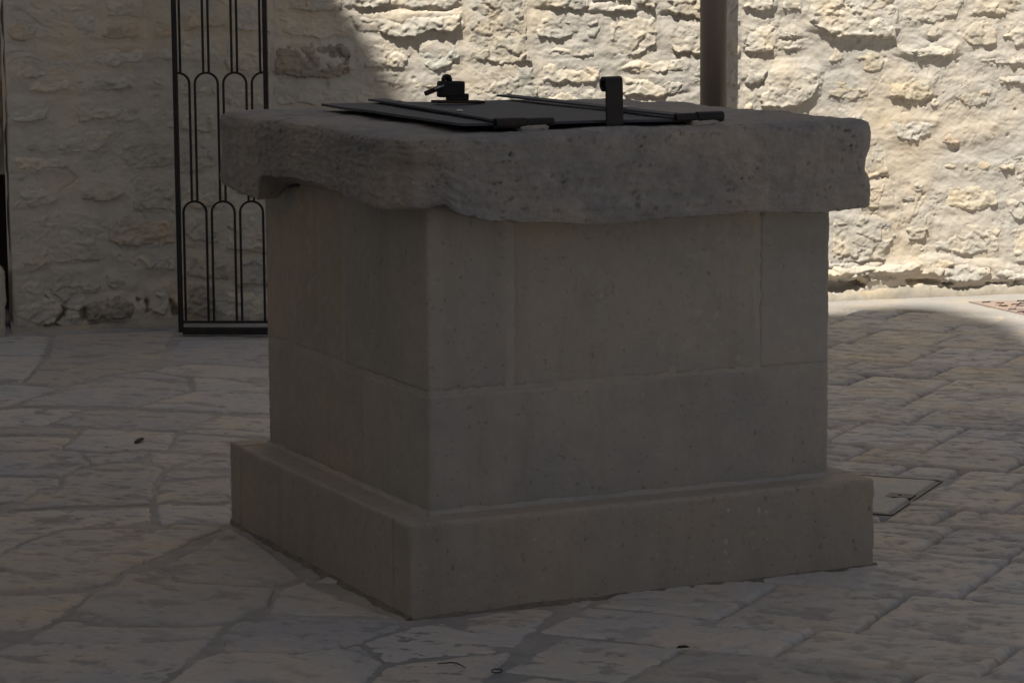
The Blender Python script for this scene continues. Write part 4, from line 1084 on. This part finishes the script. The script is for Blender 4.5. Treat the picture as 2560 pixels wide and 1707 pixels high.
V, F = block_np(tuple(CB - CL), 0.034, 0.005, cap_disp, cap_def)
cc = (CL + CB) / 2
mesh_np('capstone', V + CL - cc, F, M_CAP, well, tuple(cc))

# iron lid, hinged along the near edge
lid = bpy.data.objects.new('lid', None); C.objects.link(lid); lid.parent = well; lid.location = (0, 0, 1.088)
n1, n2 = 46, 60
a = np.linspace(0, 1, n1); b = np.linspace(0, 1, n2)
A, B = np.meshgrid(a, b, indexing='ij')
jag = 0.003 * fbm(B * 30, A * 0, 4, 2) * (A == 0) + 0.003 * fbm(B * 30, A * 0 + 5, 4, 2) * (A == 1)
jb = 0.003 * fbm(A * 30, B * 0 + 9, 5, 2) * (B == 0)
Xl = (0.082 + 0.045 * B) + A * (0.640 + 0.0 * B) + jag; Yl = -0.012 + 0.975 * B - 0.022 * A + jb
wv = 0.0016 * fbm(A * 3, B * 3, 5, 2) - 0.006 * A
top = np.stack([Xl, Yl, 0.0065 + wv], -1).reshape(-1, 3); bot = np.stack([Xl, Yl, 0.0005 + wv], -1).reshape(-1, 3)
F0 = grid_faces(n1, n2); F1 = F0[:, ::-1] + len(top)
ring = [(i, 0) for i in range(n1)] + [(n1 - 1, j) for j in range(1, n2)] + [(i, n2 - 1) for i in range(n1 - 2, -1, -1)] + [(0, j) for j in range(n2 - 2, 0, -1)]
ri = np.array([i * n2 + j for i, j in ring]); rj = np.roll(ri, -1)
Fs = np.stack([ri, ri + len(top), rj + len(top), rj], 1)
plate = mesh_np('lid', np.concatenate([top, bot]), np.concatenate([F0, F1, Fs]), M_LID, well, (0, 0, 1.088), smooth=False)
bpy.data.objects.remove(lid)
plate.name = 'lid'
SA = [((0.178, -0.016), (0.286, 0.985)), ((0.628, -0.045), (0.650, 0.985))]
for n, (p0, p1) in enumerate(SA):
    bm = bmesh.new()
    pts = []
    for k in range(13):
        t = k / 12
        lift = (0.0112 + 0.0015 * math.sin(t * 3.1)) if n == 0 else (0.0090 + 0.0010 * math.sin(t * 3.1) + 0.0035 * t * t)
        pts.append((p0[0] + (p1[0] - p0[0]) * t, p0[1] + (p1[1] - p0[1]) * t, lift))
    sweep_flat(bm, pts, 0.042, 0.0050, (0, 0, 1))
    st = bm_obj('strap', bm, M_LID, plate)
    for t in (0.30, 0.80):
        q = Vector(p0).lerp(Vector(p1), t)
        bm = bmesh.new(); bmesh.ops.create_uvsphere(bm, u_segments=12, v_segments=8, radius=0.009)
        bmesh.ops.scale(bm, vec=(1, 1, 0.5), verts=bm.verts)
        bm_obj('rivet', bm, M_STEEL, plate, (q.x, q.y, (0.0155 if n == 0 else 0.0130 + 0.003 * t * t) + 0.001 * math.sin(t * 3.1)), smooth=True)
for n, (r0, r1, l0) in enumerate(((0.158, 0.300, -0.030), (0.606, 0.728, -0.046))):
    rm = r0 + (r1 - r0) * (0.52 if n == 0 else 0.44)
    for k, (s, e, rad) in enumerate(((r0, rm - 0.001, 0.0125 if n == 0 else 0.0105), (rm + 0.001, r1, 0.0105 if n == 0 else 0.0125))):
        bm = bmesh.new()
        # open-ended rolled barrel
        seg = 16
        rings = []
        for xx, rd in ((s, rad), (e, rad), (e, rad * 0.62), (s, rad * 0.62)):
            rings.append([bm.verts.new((xx, l0 + rd * math.cos(2 * math.pi * q / seg), 0.0045 + rd * math.sin(2 * math.pi * q / seg))) for q in range(seg)])
        for i in range(4):
            for q in range(seg): bm.faces.new((rings[i][q], rings[i][(q + 1) % seg], rings[(i + 1) % 4][(q + 1) % seg], rings[(i + 1) % 4][q]))
        bm_obj('hinge_barrel', bm, M_IRON, well if (k == 1) else plate, (0, 0, 1.088 if k == 1 else 0.0), smooth=False)
    bm = bmesh.new(); add_tube(bm, [(r0 + 0.006, l0, 1.0925), (r1 - 0.006, l0, 1.0925)], 0.0062, 10); bm_obj('hinge_pin', bm, M_IRON, well, smooth=True)
    V, F = block_np((0.07, 0.03, 0.016), 0.006, 0.004, lambda P, N: 0.004 * tri_noise(P, N, 70, 2, 2))
    mesh_np('mortar_bed', V + np.array([rm - 0.015, l0 - 0.012, 1.070]), F, M_WMORTAR, well)

# staple post: flat bar rolled over at the top
bm = bmesh.new()
prof = [(0.0, 0.0), (0.0, 0.05), (0.0, 0.108)]
for k in range(1, 13):
    t = math.pi - k * (1.62 * math.pi / 12)
    prof.append((0.0135 + 0.0135 * math.cos(t), 0.110 + 0.0135 * math.sin(t)))
sweep_flat(bm, [(0, y_, z_) for y_, z_ in prof], 0.040, 0.0075, (1, 0, 0))
bm.free()
bm = bmesh.new()
w2 = 0.0205; th = 0.0075
rings = []
for i, (y_, z_) in enumerate(prof):
    y0, z0 = prof[max(i - 1, 0)]; y1, z1 = prof[min(i + 1, len(prof) - 1)]
    d = Vector((y1 - y0, z1 - z0)).normalized(); nn = Vector((-d.y, d.x))
    ww = w2 + (0.0015 if i > 3 else 0)
    rings.append([bm.verts.new((sx * ww, y_ + nn.x * sg * th / 2, z_ + nn.y * sg * th / 2)) for sx, sg in ((-1, -1), (1, -1), (1, 1), (-1, 1))])
for p, q in zip(rings, rings[1:]):
    for k in range(4): bm.faces.new((p[k], p[(k + 1) % 4], q[(k + 1) % 4], q[k]))
bm.faces.new(rings[0][::-1]); bm.faces.new(rings[-1])
bm_obj('latch_post', bm, M_IRON, well, (0.447, -0.050, 1.064), rot=(0, -0.01, 0))

# hasp on the far side of the lid
bm = bmesh.new(); add_box(bm, (-0.058, -0.02, 0.0), (0.075, 0.024, 0.007), bev=0.002)
bm_obj('hasp_plate', bm, M_RUST, plate, (0.428, 0.80, 0.0065), rot=(0, 0.03, 0))
bm = bmesh.new(); add_box(bm, (-0.022, -0.011, 0.0), (0.034, 0.013, 0.018), bev=0.003); bm_obj('hasp_foot', bm, M_IRON, plate, (0.428, 0.80, 0.013), rot=(0, 0.03, 0))
bm = bmesh.new()
add_tube(bm, [(-0.022 + 0.009 * math.cos(t), 0.0, 0.028 + 0.030 * math.sin(t)) for t in [math.pi * k / 10 for k in range(11)]], 0.0045, 8)
bm_obj('staple', bm, M_RUST, plate, (0.428, 0.806, 0.012), smooth=True)

_wm = Matrix.Translation(WELL) @ Matrix.Rotation(YAW, 4, 'Z')
pl = thing('padlock', 'dark rectangular padlock hooked on the hasp of the well lid', 'padlock', _wm @ Vector((0.416, 0.80, 1.130)), YAW)
bm = bmesh.new(); add_box(bm, (-0.036, -0.012, -0.021), (0.036, 0.012, 0.021), bev=0.0055); bm_obj('body', bm, M_IRON, pl, rot=(0, 0.035, 0))
bm = bmesh.new(); add_tube(bm, [(-0.020, 0, 0.018), (-0.020, 0, 0.026), (-0.018, 0, 0.031), (-0.014, 0, 0.033), (-0.008, 0, 0.033), (-0.004, 0, 0.031), (-0.002, 0, 0.026), (-0.002, 0, 0.018)], 0.0058, 10); bm_obj('bolt_loop', bm, M_IRON, pl, smooth=True)
bm = bmesh.new(); add_box(bm, (-0.078, -0.005, -0.006), (-0.030, 0.005, 0.006), bev=0.002)
bm_obj('cover_flap', bm, M_RUST, pl, (-0.001, -0.006, 0.0165), rot=(0, -0.34, 0))
bm = bmesh.new(); add_tube(bm, [(-0.052, -0.016, 0.001), (-0.026, -0.016, 0.011)], 0.0035, 8); bm_obj('shackle_end', bm, M_STEEL, pl, smooth=True)

# ------------------------------------------------------------------ small litter on the paving
def litter(name, label, cat, pts, rad, mat, z=0.005, flat=0.5):
    bm = bmesh.new(); add_tube(bm, pts, rad, 8, sx=1.0)
    bmesh.ops.scale(bm, vec=(1, 1, flat), verts=bm.verts)
    o = bm_obj(name, bm, mat, smooth=True); return o


o = litter('seed_pod', '', '', [(-0.036, -0.012, 0), (-0.02, -0.006, 0.004), (0.0, 0.0, 0.006), (0.022, 0.006, 0.006), (0.034, 0.010, 0.002)], [0.002, 0.007, 0.0085, 0.008, 0.003], M_LEAF)
o.location = (-1.142, 8.352, 0.006); o.rotation_euler = (0, 0, 1.05); tag(o, 'dark dry seed pod lying on the paving left of the well', 'seed pod')
o = litter('twig', '', '', [(-0.03, 0.008, 0), (0, 0.004, 0.003), (0.012, -0.002, 0.003), (0.03, -0.03, 0.0)], [0.0010, 0.0016, 0.0015, 0.0007], M_LEAF, flat=1)
o.location = (-0.130, 5.615, 0.006); tag(o, 'small bent brown twig on the paving in front of the plinth corner', 'twig')
o = litter('dry_leaf', '', '', [(-0.014, 0, 0), (-0.006, 0.002, 0.004), (0.006, 0.002, 0.005), (0.016, 0.004, 0.001)], [0.001, 0.006, 0.006, 0.001], M_LEAF)
o.location = (0.358, 5.745, 0.005); tag(o, 'black curled leaf in a paving joint before the right plinth face', 'leaf')
bm = bmesh.new(); add_tube(bm, [(0.011 * math.cos(t), 0.016 * math.sin(t), 0) for t in [2 * math.pi * k / 14 for k in range(14)]] + [(0.011, 0, 0)], 0.0014, 6, cap=False)
o = bm_obj('wire_ring', bm, M_IRON, smooth=True); o.location = (-0.036, 5.56, 0.006); tag(o, 'tiny dark wire ring lying on the paving at the bottom of the picture', 'ring')

# ------------------------------------------------------------------ unseen blocks behind and left of the camera, added to shade the square
YB = -4.0


def back(px, py, pz):  # carries a shadow-edge point back along the sun onto the block face
    t = (py - YB) / -SUN.y
    return (px + SUN.x * t, pz + SUN.z * t)


edge = [back(1.333, 11.490, 0), back(1.544, 11.532, 0), back(1.721, 11.590, 0), back(1.862, 11.421, 0), back(1.956, 11.195, 0), back(2.04, 10.941, 0)]
prof = [(-6.4, 0), (-6.4, edge[0][1] - 0.3)] + edge + [(-2.30, 22.0), (-1.80, 17.5), (-1.55, 14.0), (-1.5, 12.5), (3.2, 12.0), (3.2, 0)]  # outline shaped by the wanted shadow edge, narrowed to let bounce light in
house = thing('shade_tower', 'tall pale plastered block added unseen behind the viewer to shade the square', 'tower', (0, YB, 0))
bm = bmesh.new()
f0 = [bm.verts.new((a, 0, b)) for a, b in prof]; f1 = [bm.verts.new((a, -6, b)) for a, b in prof]
bm.faces.new(f0); bm.faces.new(f1[::-1])
for i in range(len(prof)): bm.faces.new((f0[i], f0[(i + 1) % len(prof)], f1[(i + 1) % len(prof)], f1[i]))
bm_obj('wall', bm, M_HOUSE, house)
for fx in (-5.4, -3.2):  # windows only dress the added block
    for fz in (2.0, 6.5, 11.0, 15.5):
        bm = bmesh.new(); add_box(bm, (fx - 0.65, 0.0, fz - 0.1), (fx + 0.65, 0.07, fz)); add_box(bm, (fx - 0.65, 0.0, fz + 1.8), (fx + 0.65, 0.07, fz + 1.9))
        add_box(bm, (fx - 0.65, 0.0, fz), (fx - 0.55, 0.07, fz + 1.8)); add_box(bm, (fx + 0.55, 0.0, fz), (fx + 0.65, 0.07, fz + 1.8))
        w = bm_obj('window', bm, M_WOOD, house)
        bm = bmesh.new(); add_box(bm, (fx - 0.55, 0.004, fz), (fx + 0.55, 0.03, fz + 1.8)); bm_obj('pane', bm, M_GLASS, w)
side = thing('shade_gable', 'pale plastered block added unseen left of the square, its slope shaped to cast the shadow edge', 'house', (-2.4, 0, 0))
bm = bmesh.new()
pr = [(4.2, 0), (4.2, 13.0), (4.5, 13.0), (5.309, 11.821), (5.537, 11.489), (5.688, 11.292), (6.017, 10.814), (7.4, 8.6), (7.4, 0)]  # added block: slope drawn back from the slanting shadow edge on the wall
f0 = [bm.verts.new((0, a, b)) for a, b in pr]; f1 = [bm.verts.new((-3, a, b)) for a, b in pr]
bm.faces.new(f0[::-1]); bm.faces.new(f1)
for i in range(len(pr)): bm.faces.new((f0[i], f0[(i + 1) % len(pr)], f1[(i + 1) % len(pr)], f1[i]))
bm_obj('wall', bm, M_HOUSE, side)
for fy in (5.9,):
    bm = bmesh.new(); add_box(bm, (0.0, fy - 0.6, 4.0), (0.06, fy + 0.6, 5.8)); w = bm_obj('window', bm, M_WOOD, side)
    bm = bmesh.new(); add_box(bm, (0.055, fy - 0.5, 4.1), (0.075, fy + 0.5, 5.7)); bm_obj('pane', bm, M_GLASS, w)
